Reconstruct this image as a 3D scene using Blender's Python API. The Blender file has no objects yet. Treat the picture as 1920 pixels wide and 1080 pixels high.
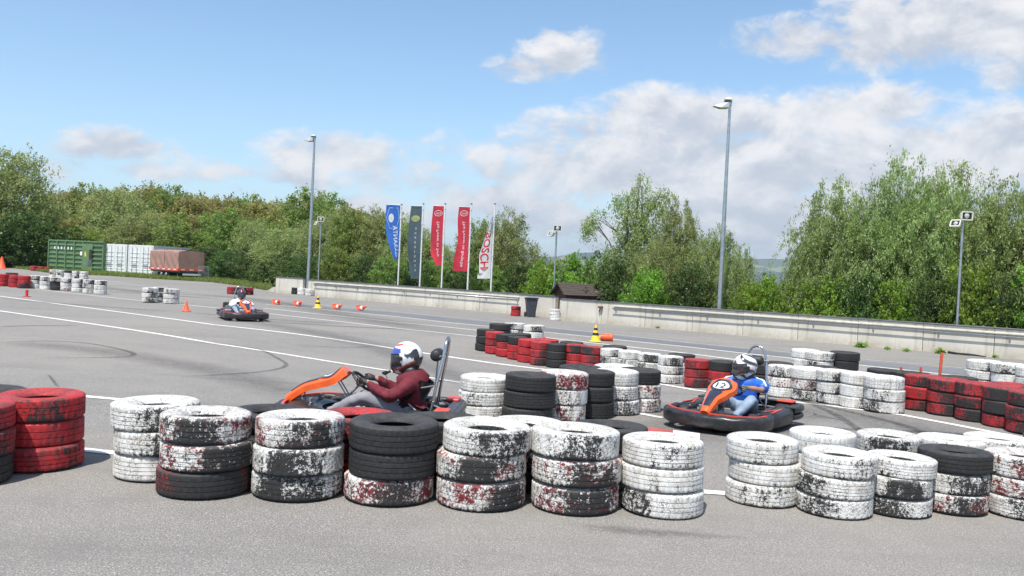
import bpy, bmesh, math, random
import numpy as np
from mathutils import Vector, Matrix, Quaternion
R = math.radians
rnd = random.Random(7)
rng = np.random.default_rng(7)
scene = bpy.context.scene
COL = scene.collection

# ------------------------------------------------------------------ camera
FPX, CAMH = 1600.0, 1.65
PITCH, ROLL = math.atan(26 / 1600.0), math.atan(0.048)
_right = Vector((1, 0, 0)); _fwd = Vector((0, math.cos(PITCH), -math.sin(PITCH))); _up = Vector((0, math.sin(PITCH), math.cos(PITCH)))
CR = _right * math.cos(ROLL) + _up * math.sin(ROLL)
CU = -_right * math.sin(ROLL) + _up * math.cos(ROLL)
cam_data = bpy.data.cameras.new('camera'); cam = bpy.data.objects.new('camera', cam_data); COL.objects.link(cam)
cam_data.sensor_width = 36; cam_data.lens = 36 * FPX / 1920; cam_data.clip_start = 0.05; cam_data.clip_end = 30000
M = Matrix((CR, CU, -_fwd)).transposed().to_4x4(); M.translation = (0, 0, CAMH)
cam.matrix_world = M
scene.camera = cam

# ------------------------------------------------------------------ light
SUN_AZ, SUN_EL = R(24), R(64)          # light travels towards +Y and +X
w = bpy.data.worlds.new('World'); scene.world = w; w.use_nodes = True
nt = w.node_tree; nt.nodes.clear()
def N(t, typ, **kw):
    n = t.nodes.new(typ)
    for k, v in kw.items(): setattr(n, k, v)
    return n
def val(t, s, x):
    if isinstance(x, (int, float)): s.default_value = x
    else: t.links.new(x, s)
def mth(t, op, a, b=0.0, c=None, clamp=False):
    n = N(t, 'ShaderNodeMath', operation=op); n.use_clamp = clamp
    val(t, n.inputs[0], a); val(t, n.inputs[1], b)
    if c is not None: val(t, n.inputs[2], c)
    return n.outputs[0]
def sstep(t, x, a, b, lo=0.0, hi=1.0):
    n = N(t, 'ShaderNodeMapRange', interpolation_type='SMOOTHSTEP')
    val(t, n.inputs['Value'], x); n.inputs['From Min'].default_value = a; n.inputs['From Max'].default_value = b
    n.inputs['To Min'].default_value = lo; n.inputs['To Max'].default_value = hi
    return n.outputs['Result']
def mixc(t, fac, a, b, blend='MIX'):
    n = N(t, 'ShaderNodeMix', data_type='RGBA', blend_type=blend)
    val(t, n.inputs[0], fac)
    for s, x in ((n.inputs[6], a), (n.inputs[7], b)):
        if isinstance(x, (tuple, list)): s.default_value = (*x[:3], 1)
        else: t.links.new(x, s)
    return n.outputs[2]
def noise(t, vec, scale, detail=5, rough=0.55, dist=0.0, out='Fac'):
    n = N(t, 'ShaderNodeTexNoise'); n.inputs['Scale'].default_value = scale; n.inputs['Detail'].default_value = detail
    n.inputs['Roughness'].default_value = rough; n.inputs['Distortion'].default_value = dist
    if vec is not None: t.links.new(vec, n.inputs['Vector'])
    return n.outputs[out]

sky = N(nt, 'ShaderNodeTexSky', sky_type='NISHITA'); sky.sun_disc = False
sky.sun_elevation = SUN_EL; sky.sun_rotation = math.pi + SUN_AZ; sky.altitude = 400
sky.air_density = 1.0; sky.dust_density = 0.8; sky.ozone_density = 1.6
tc = N(nt, 'ShaderNodeTexCoord'); G3 = tc.outputs['Generated']
sep = N(nt, 'ShaderNodeSeparateXYZ'); nt.links.new(G3, sep.inputs[0])
X, Y, Z = sep.outputs
az = mth(nt, 'ARCTAN2', X, Y)                       # 0 = straight ahead
el = mth(nt, 'ARCSINE', Z)
def px_dir(px, py):
    d = CR * ((px - 960) / FPX) + CU * ((540 - py) / FPX) + _fwd
    return d.normalized()
# cloud cover: soft banks (azimuth, elevation) + a general scatter of cloud over the rest of the sky
comb = N(nt, 'ShaderNodeCombineXYZ'); nt.links.new(az, comb.inputs[0]); nt.links.new(mth(nt, 'MULTIPLY', el, 1.65), comb.inputs[1])
V2 = comb.outputs[0]
big = noise(nt, V2, 3.2, 3, 0.5)
n_a = noise(nt, V2, 9.0, 9, 0.6, 0.35)
n_b = noise(nt, V2, 26.0, 7, 0.62, 0.5)
banks = [(1060,100,75,42,.95),(1000,128,85,26,.7),(1125,108,50,26,.6),(900,150,30,10,.2),
         (1480,80,105,40,.85),(1620,95,90,45,.7),(1790,40,190,65,.95),(1890,140,60,34,.6),(1400,135,50,18,.3),
         (1100,240,120,38,.75),(1230,225,130,52,1.0),(1420,225,200,50,.95),(1620,205,150,42,.9),(1760,300,230,80,1.1),
         (1300,320,380,80,1.1),(1500,420,500,90,1.0),(1150,420,380,50,.75),(960,315,70,22,.55),(1900,240,90,40,.6),
         (230,275,95,30,.85),(130,280,60,20,.6),(330,300,90,24,.5),(645,290,130,38,.95),(560,300,80,30,.55),(800,315,120,24,.6),(850,355,120,20,.6),
         (480,357,60,14,.65),(700,400,250,34,.75),(760,340,160,30,.7),(560,335,110,26,.6),(470,325,90,18,.5),(300,318,130,22,.6),(120,310,70,22,.5),(950,380,200,40,.8),(1000,300,120,26,.7),(60,330,160,22,.35)]
field = None; vnum = None; vden = None
for (bx, by, rx, ry, s) in banks:
    d = px_dir(bx, by); a0, e0 = math.atan2(d.x, d.y), math.asin(d.z)
    u = mth(nt, 'MULTIPLY', mth(nt, 'SUBTRACT', az, a0), FPX / rx * 0.93)
    # banks follow the horizon's tilt in the frame because azimuth / elevation are world angles
    v = mth(nt, 'MULTIPLY', mth(nt, 'SUBTRACT', el, e0), FPX / ry * 0.98)
    q = mth(nt, 'ADD', mth(nt, 'MULTIPLY', u, u), mth(nt, 'MULTIPLY', v, v))
    g = mth(nt, 'MULTIPLY', mth(nt, 'EXPONENT', mth(nt, 'MULTIPLY', q, -0.75)), s)
    field = g if field is None else mth(nt, 'MAXIMUM', field, g)
    gv = mth(nt, 'MULTIPLY', g, v); vnum = gv if vnum is None else mth(nt, 'ADD', vnum, gv); vden = g if vden is None else mth(nt, 'ADD', vden, g)
# far from the frame: scattered cloud everywhere else
away = sstep(nt, mth(nt, 'ABSOLUTE', az), 0.62, 0.85)
high = sstep(nt, el, 0.36, 0.50)
scatter = mth(nt, 'MULTIPLY', mth(nt, 'MAXIMUM', away, high), sstep(nt, big, 0.46, 0.66, 0, 0.8))
field = mth(nt, 'MAXIMUM', field, scatter)
dens = mth(nt, 'ADD', field, mth(nt, 'ADD', mth(nt, 'MULTIPLY', mth(nt, 'SUBTRACT', n_a, 0.5), 1.5), mth(nt, 'MULTIPLY', mth(nt, 'SUBTRACT', n_b, 0.5), 1.05)))
dens = mth(nt, 'MULTIPLY', dens, sstep(nt, field, 0.05, 0.35))
alpha = sstep(nt, dens, 0.24, 0.76)
# relief of the cloud: the same noise a little higher up is compared with it
sh = N(nt, 'ShaderNodeVectorMath', operation='ADD'); nt.links.new(V2, sh.inputs[0]); sh.inputs[1].default_value = (-0.012, 0.03, 0)
n_c = noise(nt, sh.outputs[0], 9.0, 9, 0.6, 0.35)
rel = mth(nt, 'SUBTRACT', n_a, n_c)
vrel = mth(nt, 'DIVIDE', vnum, mth(nt, 'ADD', vden, 0.08))
fine_rel = mth(nt, 'SUBTRACT', n_b, noise(nt, sh.outputs[0], 26.0, 7, 0.62, 0.5))
lit = mth(nt, 'ADD', mth(nt, 'MULTIPLY', rel, 2.6), mth(nt, 'MULTIPLY', fine_rel, .55))
lit = mth(nt, 'ADD', lit, mth(nt, 'MULTIPLY', vrel, .28))
lit = mth(nt, 'ADD', lit, mth(nt, 'MULTIPLY', mth(nt, 'SUBTRACT', noise(nt, V2, 5.0, 4, .5), .5), 0.9))
lit = sstep(nt, lit, -0.45, 0.5)
cl = mixc(nt, lit, (4.8, 5.1, 5.7), (8.0, 7.8, 7.7))
skyc = mixc(nt, 1.0, sky.outputs[0], (1.36, 1.53, 1.55), 'MULTIPLY')
# low in the sky the air pales
pale = sstep(nt, el, -0.02, 0.24, 0.34, 0.0)
skyc = mixc(nt, pale, skyc, (4.1, 5.8, 7.7))
allc = mixc(nt, mth(nt, 'MULTIPLY', alpha, 0.93), skyc, cl)
bg = N(nt, 'ShaderNodeBackground'); nt.links.new(allc, bg.inputs[0]); bg.inputs[1].default_value = 0.085
wo = N(nt, 'ShaderNodeOutputWorld'); nt.links.new(bg.outputs[0], wo.inputs[0])
w.cycles.sampling_method = 'MANUAL'; w.cycles.sample_map_resolution = 1024

sun = bpy.data.lights.new('sun', 'SUN'); sun.energy = 4.2; sun.angle = R(0.55); sun.color = (1.0, 0.955, 0.89)
so = bpy.data.objects.new('sun', sun); COL.objects.link(so)
L = Vector((math.sin(SUN_AZ) * math.cos(SUN_EL), math.cos(SUN_AZ) * math.cos(SUN_EL), -math.sin(SUN_EL)))
so.rotation_euler = L.to_track_quat('-Z', 'Y').to_euler(); so.location = (0, 0, 30)
vs = scene.view_settings; vs.view_transform = 'Standard'; vs.look = 'None'; vs.gamma = 1; vs.exposure = 0.55; vs.use_curve_mapping = False

# ------------------------------------------------------------------ ground shape
def gz(x, y):
    z = -0.33 * math.exp(-((x - 1.0) / 3.6) ** 2 / 1.0 * 0.5 - ((y - 17.0) / 3.2) ** 2 * 0.5)
    return z
def G(px, py, z0=None):
    d = CR * ((px - 960) / FPX) + CU * ((540 - py) / FPX) + _fwd
    z = 0.0
    for _ in range(12):
        t = (z - CAMH) / d.z
        p = Vector((0, 0, CAMH)) + d * t
        if z0 is not None: z = z0
        else: z = gz(p.x, p.y)
    return Vector((p.x, p.y, z))
def at_depth(px, py, depth):
    """point on the view ray at ground distance `depth` along +Y"""
    d = CR * ((px - 960) / FPX) + CU * ((540 - py) / FPX) + _fwd
    return Vector((0, 0, CAMH)) + d * (depth / d.y)
def hdir(p):
    v = Vector((p.x, p.y, 0)); return v.normalized()

# ------------------------------------------------------------------ mesh helpers
class MB:
    def __init__(s): s.v = []; s.f = []; s.m = []
    def add(s, vs, fs, m=0):
        o = len(s.v); s.v += [tuple(v) for v in vs]; s.f += [tuple(i + o for i in f) for f in fs]; s.m += [m] * len(fs)
    def box(s, c, d, rot=None, m=0, bev=0.0):
        hx, hy, hz = d[0] / 2, d[1] / 2, d[2] / 2
        if bev > 0:
            b = min(bev, hx * .9, hy * .9, hz * .9)
            vs = []
            for sx in (-1, 1):
                for sy in (-1, 1):
                    for sz in (-1, 1):
                        vs += [(sx * hx, sy * (hy - b), sz * (hz - b)), (sx * (hx - b), sy * hy, sz * (hz - b)), (sx * (hx - b), sy * (hy - b), sz * hz)]
            bm = bmesh.new(); bvs = [bm.verts.new(v) for v in vs]
            bmesh.ops.convex_hull(bm, input=bvs)
            bm.verts.index_update(); vs = [v.co.copy() for v in bm.verts]; fs = [[v.index for v in f.verts] for f in bm.faces]; bm.free()
        else:
            vs = [Vector((x, y, z)) for x in (-hx, hx) for y in (-hy, hy) for z in (-hz, hz)]
            fs = [(0, 1, 3, 2), (4, 6, 7, 5), (0, 4, 5, 1), (2, 3, 7, 6), (0, 2, 6, 4), (1, 5, 7, 3)]
        c = Vector(c)
        if rot is not None:
            vs = [rot @ Vector(v) + c for v in vs]
        else: vs = [Vector(v) + c for v in vs]
        s.add(vs, fs, m)
    def tube(s, pts, r, n=8, m=0, closed=False, caps=True):
        pts = [Vector(p) for p in pts]; K = len(pts)
        rs = r if isinstance(r, (list, tuple)) else [r] * K
        prev = None; vs = []
        for i, p in enumerate(pts):
            if closed: t = pts[(i + 1) % K] - pts[i - 1]
            else: t = pts[min(i + 1, K - 1)] - pts[max(i - 1, 0)]
            t.normalize()
            if prev is None:
                a = Vector((0, 0, 1)) if abs(t.z) < .9 else Vector((1, 0, 0)); u = t.cross(a).normalized()
            else:
                u = prev - t * prev.dot(t)
                if u.length < 1e-6: u = t.orthogonal()
                u.normalize()
            prev = u; b = t.cross(u)
            for k in range(n):
                a = 2 * math.pi * k / n
                vs.append(p + (u * math.cos(a) + b * math.sin(a)) * rs[i])
        fs = []
        for i in range(K if closed else K - 1):
            j = (i + 1) % K
            for k in range(n):
                k2 = (k + 1) % n
                fs.append((i * n + k, i * n + k2, j * n + k2, j * n + k))
        if caps and not closed:
            fs.append(tuple(range(n - 1, -1, -1))); fs.append(tuple((K - 1) * n + k for k in range(n)))
        s.add(vs, fs, m)
    def lathe(s, prof, n=24, c=(0, 0, 0), rot=None, m=0, closed=False):
        vs = []; c = Vector(c); K = len(prof)
        for k in range(n):
            a = 2 * math.pi * k / n
            for (r, z) in prof:
                v = Vector((r * math.cos(a), r * math.sin(a), z))
                vs.append((rot @ v if rot is not None else v) + c)
        fs = []
        for k in range(n):
            k2 = (k + 1) % n
            for i in range(K if closed else K - 1):
                j = (i + 1) % K
                fs.append((k * K + i, k2 * K + i, k2 * K + j, k * K + j))
        if not closed:
            if prof[0][0] > 1e-5: fs.append(tuple(k * K for k in range(n - 1, -1, -1)))
            if prof[-1][0] > 1e-5: fs.append(tuple(k * K + K - 1 for k in range(n)))
        s.add(vs, fs, m)
    def sweep(s, prof, path, m=0, closed=False, scales=None, caps=True):
        """prof: list of (out, up) in the plane across a horizontal path; out = to the right of travel"""
        P = [Vector(p) for p in path]; K = len(P); n = len(prof); vs = []
        for i, p in enumerate(P):
            if closed: t = P[(i + 1) % K] - P[i - 1]
            else: t = P[min(i + 1, K - 1)] - P[max(i - 1, 0)]
            t.z = 0; t.normalize(); o = Vector((t.y, -t.x, 0))
            so_, su_ = scales[i] if scales else (1, 1)
            for (a, b) in prof: vs.append(p + o * a * so_ + Vector((0, 0, b * su_)))
        fs = []
        for i in range(K if closed else K - 1):
            j = (i + 1) % K
            for k in range(n):
                k2 = (k + 1) % n
                fs.append((i * n + k, i * n + k2, j * n + k2, j * n + k))
        if caps and not closed:
            fs.append(tuple(range(n - 1, -1, -1))); fs.append(tuple((K - 1) * n + k for k in range(n)))
        s.add(vs, fs, m)
    def grid(s, fn, nu, nv, m=0):
        vs = [fn(i / nu, j / nv) for i in range(nu + 1) for j in range(nv + 1)]
        fs = [(i * (nv + 1) + j, (i + 1) * (nv + 1) + j, (i + 1) * (nv + 1) + j + 1, i * (nv + 1) + j + 1) for i in range(nu) for j in range(nv)]
        s.add(vs, fs, m)
    def mesh(s, name, mats, smooth=False, angle=None, fix=True):
        me = bpy.data.meshes.new(name); me.from_pydata([tuple(v) for v in s.v], [], s.f)
        for mm in (mats if isinstance(mats, (list, tuple)) else [mats]): me.materials.append(mm)
        me.polygons.foreach_set('material_index', s.m)
        if fix:
            bm = bmesh.new(); bm.from_mesh(me); bmesh.ops.recalc_face_normals(bm, faces=bm.faces); bm.to_mesh(me); bm.free()
        if smooth or angle:
            me.shade_smooth()
            if angle: me.set_sharp_from_angle(angle=R(angle))
        return me
    def build(s, name, mats, parent=None, smooth=False, angle=None, loc=(0, 0, 0), rz=0.0, fix=True):
        return link(name, s.mesh(name, mats, smooth, angle, fix), parent, loc, rz)
def link(name, me, parent=None, loc=(0, 0, 0), rz=0.0):
    o = bpy.data.objects.new(name, me); COL.objects.link(o)
    o.location = loc
    if rz: o.rotation_euler = (0, 0, rz)
    if parent is not None: o.parent = parent
    return o
def tag(o, label, cat, group=None, kind=None):
    o['label'] = label; o['category'] = cat
    if group: o['group'] = group
    if kind: o['kind'] = kind
    return o
def empty(name, loc, rz=0.0):
    o = bpy.data.objects.new(name, None); COL.objects.link(o); o.location = loc; o.rotation_euler = (0, 0, rz); o.empty_display_size = .1
    return o
def thing(name, label, cat, loc, rz=0.0, group=None): return tag(empty(name, loc, rz), label, cat, group)
def struct(name, mb, m, smooth=False, fix=True):
    o = mb.build(name, m, smooth=smooth, fix=fix) if isinstance(mb, MB) else link(name, mb)
    o['kind'] = 'structure'; return o
def copy_tree(o, parent=None):
    c = o.copy(); COL.objects.link(c); c.parent = parent
    for ch in list(o.children):
        copy_tree(ch, c)
    return c
def join_at(p, q, t): return p.lerp(q, t)

# ------------------------------------------------------------------ materials
def mat(name, col=(.5, .5, .5), rough=.6, metal=0.0, spec=.5, var=0.12, vscale=6.0, bump=0.0, bscale=60.0, coat=0.0, dirt=0.0):
    m = bpy.data.materials.new(name); m.use_nodes = True; t = m.node_tree
    p = t.nodes['Principled BSDF']; p.inputs['Roughness'].default_value = rough; p.inputs['Metallic'].default_value = metal
    p.inputs['Specular IOR Level'].default_value = spec; p.inputs['Coat Weight'].default_value = coat
    c = N(t, 'ShaderNodeTexCoord').outputs['Object']
    n1 = noise(t, c, vscale, 5, .6)
    a = tuple(x * (1 - var) for x in col); b = tuple(min(1, x * (1 + var)) for x in col)
    cc = mixc(t, sstep(t, n1, .3, .7), a, b)
    if dirt > 0:
        n2 = noise(t, c, vscale * 2.3, 7, .65)
        cc = mixc(t, sstep(t, n2, .62 - dirt * .25, .75, 0, .75), cc, (.10, .09, .075))
    t.links.new(cc, p.inputs['Base Color'])
    rn = sstep(t, noise(t, c, vscale * 3, 4, .6), .3, .7, max(0, rough - .07), min(1, rough + .07)); t.links.new(rn, p.inputs['Roughness'])
    if bump > 0:
        bn = N(t, 'ShaderNodeBump'); bn.inputs['Strength'].default_value = bump; bn.inputs['Distance'].default_value = .01
        t.links.new(noise(t, c, bscale, 6, .6), bn.inputs['Height']); t.links.new(bn.outputs[0], p.inputs['Normal'])
    return m
def vcol_mat(name, rough=.35, coat=0.3, attr='col', metal=0.0):
    m = bpy.data.materials.new(name); m.use_nodes = True; t = m.node_tree; p = t.nodes['Principled BSDF']
    a = N(t, 'ShaderNodeAttribute', attribute_name=attr); c = N(t, 'ShaderNodeTexCoord').outputs['Object']
    cc = mixc(t, sstep(t, noise(t, c, 30, 5, .6), .35, .75, 0, .18), a.outputs['Color'], (.2, .19, .18))
    t.links.new(cc, p.inputs['Base Color']); p.inputs['Roughness'].default_value = rough; p.inputs['Coat Weight'].default_value = coat
    p.inputs['Metallic'].default_value = metal
    return m

def asphalt_mat(name, base, tint=(1, 1, 1)):
    m = bpy.data.materials.new(name); m.use_nodes = True; t = m.node_tree; p = t.nodes['Principled BSDF']
    c = N(t, 'ShaderNodeTexCoord').outputs['Object']
    fine = noise(t, c, 95, 3, .75); fine2 = noise(t, c, 38, 4, .7); mid = noise(t, c, 2.2, 6, .62); large = noise(t, c, .17, 5, .6)
    vo = N(t, 'ShaderNodeTexVoronoi'); vo.inputs['Scale'].default_value = 85; t.links.new(c, vo.inputs['Vector'])
    stone = sstep(t, vo.outputs['Distance'], .0, .55, 1, 0)
    vcol = N(t, 'ShaderNodeSeparateColor'); t.links.new(vo.outputs['Color'], vcol.inputs[0])
    b = [x * base for x in tint]
    cc = mixc(t, sstep(t, fine, .30, .70), [x * .36 for x in b], [x * 1.55 for x in b])
    cc = mixc(t, mth(t, 'MULTIPLY', stone, sstep(t, vcol.outputs[0], .35, .95, 0, .85)), cc, [x * 2.7 for x in (b[0] * 1.05, b[1], b[2] * .95)])
    cc = mixc(t, sstep(t, fine2, .48, .78, 0, .42), cc, [x * .42 for x in b])
    cc = mixc(t, sstep(t, mid, .45, .70, 0, .34), cc, [x * .72 for x in b])
    # long worn streaks along the driving direction
    mp = N(t, 'ShaderNodeMapping'); mp.inputs['Rotation'].default_value = (0, 0, R(37)); mp.inputs['Scale'].default_value = (.12, 1.3, 1); t.links.new(c, mp.inputs['Vector'])
    st = noise(t, mp.outputs[0], 1.6, 6, .6, .3)
    cc = mixc(t, sstep(t, st, .50, .72, 0, .46), cc, [x * .62 for x in b])
    cc = mixc(t, sstep(t, st, .42, .20, 0, .30), cc, [x * 1.22 for x in b])
    cc = mixc(t, sstep(t, large, .42, .62, 0, .40), cc, [b[0] * 1.30, b[1] * 1.27, b[2] * 1.20])
    # hairline cracks here and there
    cv = N(t, 'ShaderNodeTexVoronoi', feature='DISTANCE_TO_EDGE'); cv.inputs['Scale'].default_value = .55; cv.inputs['Randomness'].default_value = 1
    wv = N(t, 'ShaderNodeVectorMath', operation='ADD'); t.links.new(c, wv.inputs[0])
    nz = N(t, 'ShaderNodeTexNoise'); nz.inputs['Scale'].default_value = 3; nz.inputs['Detail'].default_value = 6; t.links.new(c, nz.inputs['Vector']); t.links.new(nz.outputs['Color'], wv.inputs[1]); t.links.new(wv.outputs[0], cv.inputs['Vector'])
    crack = mth(t, 'MULTIPLY', sstep(t, cv.outputs['Distance'], .004, .0), sstep(t, noise(t, c, .35, 3, .5), .52, .6, 0, .55))
    cc = mixc(t, crack, cc, [x * .3 for x in b])
    t.links.new(cc, p.inputs['Base Color']); p.inputs['Roughness'].default_value = .88; p.inputs['Specular IOR Level'].default_value = .3
    bn = N(t, 'ShaderNodeBump'); bn.inputs['Strength'].default_value = .55; bn.inputs['Distance'].default_value = .004
    t.links.new(mth(t, 'ADD', fine, stone), bn.inputs['Height']); t.links.new(bn.outputs[0], p.inputs['Normal'])
    return m
ASPH = asphalt_mat('asphalt', .215, (1.055, 1.0, .93))
ASPH2 = asphalt_mat('asphalt_dark', .165, (.93, 1.0, 1.09))
PAINT = mat('road_paint', (.74, .73, .70), .7, var=.06, vscale=3, dirt=.35)
PAINTR = mat('road_paint_red', (.40, .09, .075), .7, var=.15, vscale=5, dirt=.2)
GRAYP = mat('faded_paint', (.40, .40, .40), .8, var=.1, vscale=4, dirt=.5)
def thin_mat(name, col, strength):
    """worn rubber streak: mixes with what is under it by noise"""
    m = bpy.data.materials.new(name); m.use_nodes = True; t = m.node_tree; p = t.nodes['Principled BSDF']
    c = N(t, 'ShaderNodeTexCoord').outputs['Object']; p.inputs['Base Color'].default_value = (*col, 1); p.inputs['Roughness'].default_value = .8
    a = N(t, 'ShaderNodeAttribute', attribute_name='edge')
    al = mth(t, 'MULTIPLY', mth(t, 'MULTIPLY', a.outputs['Fac'], strength), sstep(t, noise(t, c, 14, 6, .7), .3, .7, .25, 1.0))
    t.links.new(al, p.inputs['Alpha']); return m
RUBBERMARK = thin_mat('rubber_mark', (.035, .035, .038), .52)
RUBBERLANE = thin_mat('rubbered_lane', (.05, .05, .052), .34)
STAIN = thin_mat('oil_stain', (.06, .055, .048), .42)
GRASS = mat('grass_blades', (.085, .15, .022), .7, var=.35, vscale=1.5)
TURF = mat('turf', (.10, .145, .04), .9, var=.35, vscale=.4, bump=.4, bscale=12)
CONC = None
def concrete_mat(name, base):
    m = bpy.data.materials.new(name); m.use_nodes = True; t = m.node_tree; p = t.nodes['Principled BSDF']
    c = N(t, 'ShaderNodeTexCoord').outputs['Object']
    cc = mixc(t, sstep(t, noise(t, c, .8, 6, .6), .35, .7), [x * .84 for x in base], [min(1, x * 1.06) for x in base])
    mp = N(t, 'ShaderNodeMapping'); mp.inputs['Scale'].default_value = (2.2, 2.2, .22); t.links.new(c, mp.inputs['Vector'])
    drip = noise(t, mp.outputs[0], 2.4, 7, .65)
    cc = mixc(t, sstep(t, drip, .50, .74, 0, .75), cc, (.33, .28, .20))
    sp = N(t, 'ShaderNodeSeparateXYZ'); t.links.new(c, sp.inputs[0])
    low = mth(t, 'MULTIPLY', sstep(t, sp.outputs[2], .28, .0), sstep(t, noise(t, c, 3.5, 6, .65), .35, .65, .1, .8))
    cc = mixc(t, low, cc, (.36, .31, .22))
    t.links.new(cc, p.inputs['Base Color']); p.inputs['Roughness'].default_value = .85
    bn = N(t, 'ShaderNodeBump'); bn.inputs['Strength'].default_value = .25; bn.inputs['Distance'].default_value = .01
    t.links.new(noise(t, c, 40, 6, .65), bn.inputs['Height']); t.links.new(bn.outputs[0], p.inputs['Normal'])
    return m
WALLM = concrete_mat('cast_concrete', (.61, .575, .50))
COPING = mat('metal_coping', (.17, .18, .19), .5, .6, var=.15)
GALV = mat('galvanised_steel', (.42, .45, .47), .38, .85, var=.14, vscale=9)
GALVD = mat('dull_steel', (.30, .33, .35), .5, .5, var=.15, vscale=9)
WHITEM = mat('white_paint', (.78, .78, .76), .45, var=.05, dirt=.1)
BLACKP = mat('black_plastic', (.022, .022, .024), .42, var=.3, vscale=12, bump=.15, bscale=90, dirt=.25)
BLACKR = mat('black_rubber', (.02, .02, .02), .7, var=.3, vscale=12, bump=.3)
CHROME = mat('chrome_tube', (.50, .51, .52), .24, .95, var=.06)
ORANGE = mat('orange_plastic', (.86, .115, .015), .3, var=.06, coat=.5)
REDP = mat('red_plastic', (.62, .03, .03), .35, var=.1, coat=.3)
CONEO = mat('cone_orange', (.85, .10, .03), .5, var=.1)
YELLOW = mat('cone_yellow', (.80, .52, .02), .5, var=.08)
BLACKM = mat('black_paint', (.018, .018, .02), .5, var=.2)
GREYP = mat('grey_plastic', (.10, .105, .115), .5, var=.15)
TANK = mat('tank_plastic', (.42, .42, .44), .4, var=.08)
# ================================================================== ground, paint, walls
wl_a, wl_b = G(588, 555), G(1043, 596)
wr_a, wr_b = G(1050, 600), G(1920, 674.7)
wr_dir = (wr_b - wr_a).normalized()
def behind_wall(x, y, m):
    for a, b in ((wl_a, wl_b), (wr_a, wr_b)):
        if a is wl_a and x > wl_b.x: continue
        if a is wr_a and x <= wl_b.x: continue
        d = (b - a).normalized(); n = Vector((-d.y, d.x, 0))
        if n.y < 0: n = -n
        return (Vector((x, y, 0)) - a).dot(n) > m
    return False
xs = sorted(set([round(v, 3) for v in np.concatenate([np.arange(-160, -10, 10), np.arange(-10, 12, .5), np.arange(12, 61, 3)])]))
ys = sorted(set([round(v, 3) for v in np.concatenate([np.arange(-12, 6, 3), np.arange(6, 30, .5), np.arange(30, 121, 5)])]))
mb = MB(); vi = {}
for i, x in enumerate(xs):
    for j, y in enumerate(ys):
        vi[i, j] = len(mb.v); mb.v.append((x, y, gz(x, y)))
for i in range(len(xs) - 1):
    for j in range(len(ys) - 1):
        cx, cy = (xs[i] + xs[i + 1]) / 2, (ys[j] + ys[j + 1]) / 2
        step = max(xs[i + 1] - xs[i], ys[j + 1] - ys[j])
        if cx > wl_a.x and behind_wall(cx, cy, .9 + step * .5) and cy > 10: continue
        mb.f.append((vi[i, j], vi[i + 1, j], vi[i + 1, j + 1], vi[i, j + 1])); mb.m.append(0)
asphalt = struct('asphalt', mb, ASPH, smooth=True)
# wide country ground to the horizon, lower than the paved plateau
mb = MB(); S = 14000; mb.v += [(-S, -S, -.95), (S, -S, -.95), (S, S, -.95), (-S, S, -.95)]; mb.f.append((0, 1, 2, 3)); mb.m.append(0)
struct('ground', mb, TURF)
# verge behind the yard
edge = [G(px, py) for px, py in ((-500, 484), (-250, 492), (0, 500), (60, 507), (100, 513), (200, 517), (290, 523), (395, 529), (450, 536), (508, 546))]
mb = MB(); far_pts = []
for p in edge:
    d = hdir(p)
    far_pts.append(Vector((p.x, p.y, 0)) + d * 170)
K = 8
for i in range(len(edge)):
    for k in range(K + 1):
        q = edge[i].lerp(far_pts[i], (k / K) ** 2)
        mb.v.append((q.x, q.y, .012 + .12 * min(1, k / 3) * (1 if k else 0)))
for i in range(len(edge) - 1):
    for k in range(K):
        a = i * (K + 1) + k; mb.f.append((a, a + K + 1, a + K + 2, a + 1)); mb.m.append(0)
struct('grass_verge', mb, TURF)

def resample(pts, step):
    out = []
    for a, b in zip(pts[:-1], pts[1:]):
        n = max(1, int((b - a).length / step))
        for k in range(n): out.append(a.lerp(b, k / n))
    out.append(pts[-1]); return out
def strip(name, pxpts, width, m, lift=.006, step=.7, fade=False, smoothpath=False, world=False):
    pts = list(pxpts) if world else [G(*p) for p in pxpts]
    if smoothpath and len(pts) > 2:
        o = []
        P = [pts[0]] + pts + [pts[-1]]
        for i in range(1, len(P) - 2):
            for k in range(8):
                t = k / 8; a, b, c, d = P[i - 1], P[i], P[i + 1], P[i + 2]
                o.append(.5 * ((2 * b) + (c - a) * t + (2 * a - 5 * b + 4 * c - d) * t * t + (-a + 3 * b - 3 * c + d) * t ** 3))
        o.append(pts[-1]); pts = o
    pts = resample(pts, step); mb = MB(); cols = []
    nacross = 4 if fade else 1
    for i, p in enumerate(pts):
        t = (pts[min(i + 1, len(pts) - 1)] - pts[max(i - 1, 0)]); t.z = 0; t.normalize(); n = Vector((-t.y, t.x, 0))
        e = 1 - abs(2 * i / (len(pts) - 1) - 1) if fade else 1
        for k in range(nacross + 1):
            f = k / nacross - .5; q = p + n * f * width
            mb.v.append((q.x, q.y, gz(q.x, q.y) + lift)); cols.append((0 if abs(f) > .49 else (1 if width < 1 else (.55 if abs(f) > .2 else 1))) * min(1, e * 3) if fade else 1)
    for i in range(len(pts) - 1):
        for k in range(nacross):
            a = i * (nacross + 1) + k; mb.f.append((a, a + 1, a + nacross + 2, a + nacross + 1)); mb.m.append(0)
    o = struct(name, mb, m, fix=False)
    at = o.data.attributes.new('edge', 'FLOAT', 'POINT'); at.data.foreach_set('value', cols)
    return o
LW = .125
LB = [(-300, 517), (0, 555.6), (400, 609), (740, 654), (1071, 698), (1248, 722), (1305, 732), (1443, 749), (1692, 778.5), (1920, 822.5), (2100, 858)]
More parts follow.
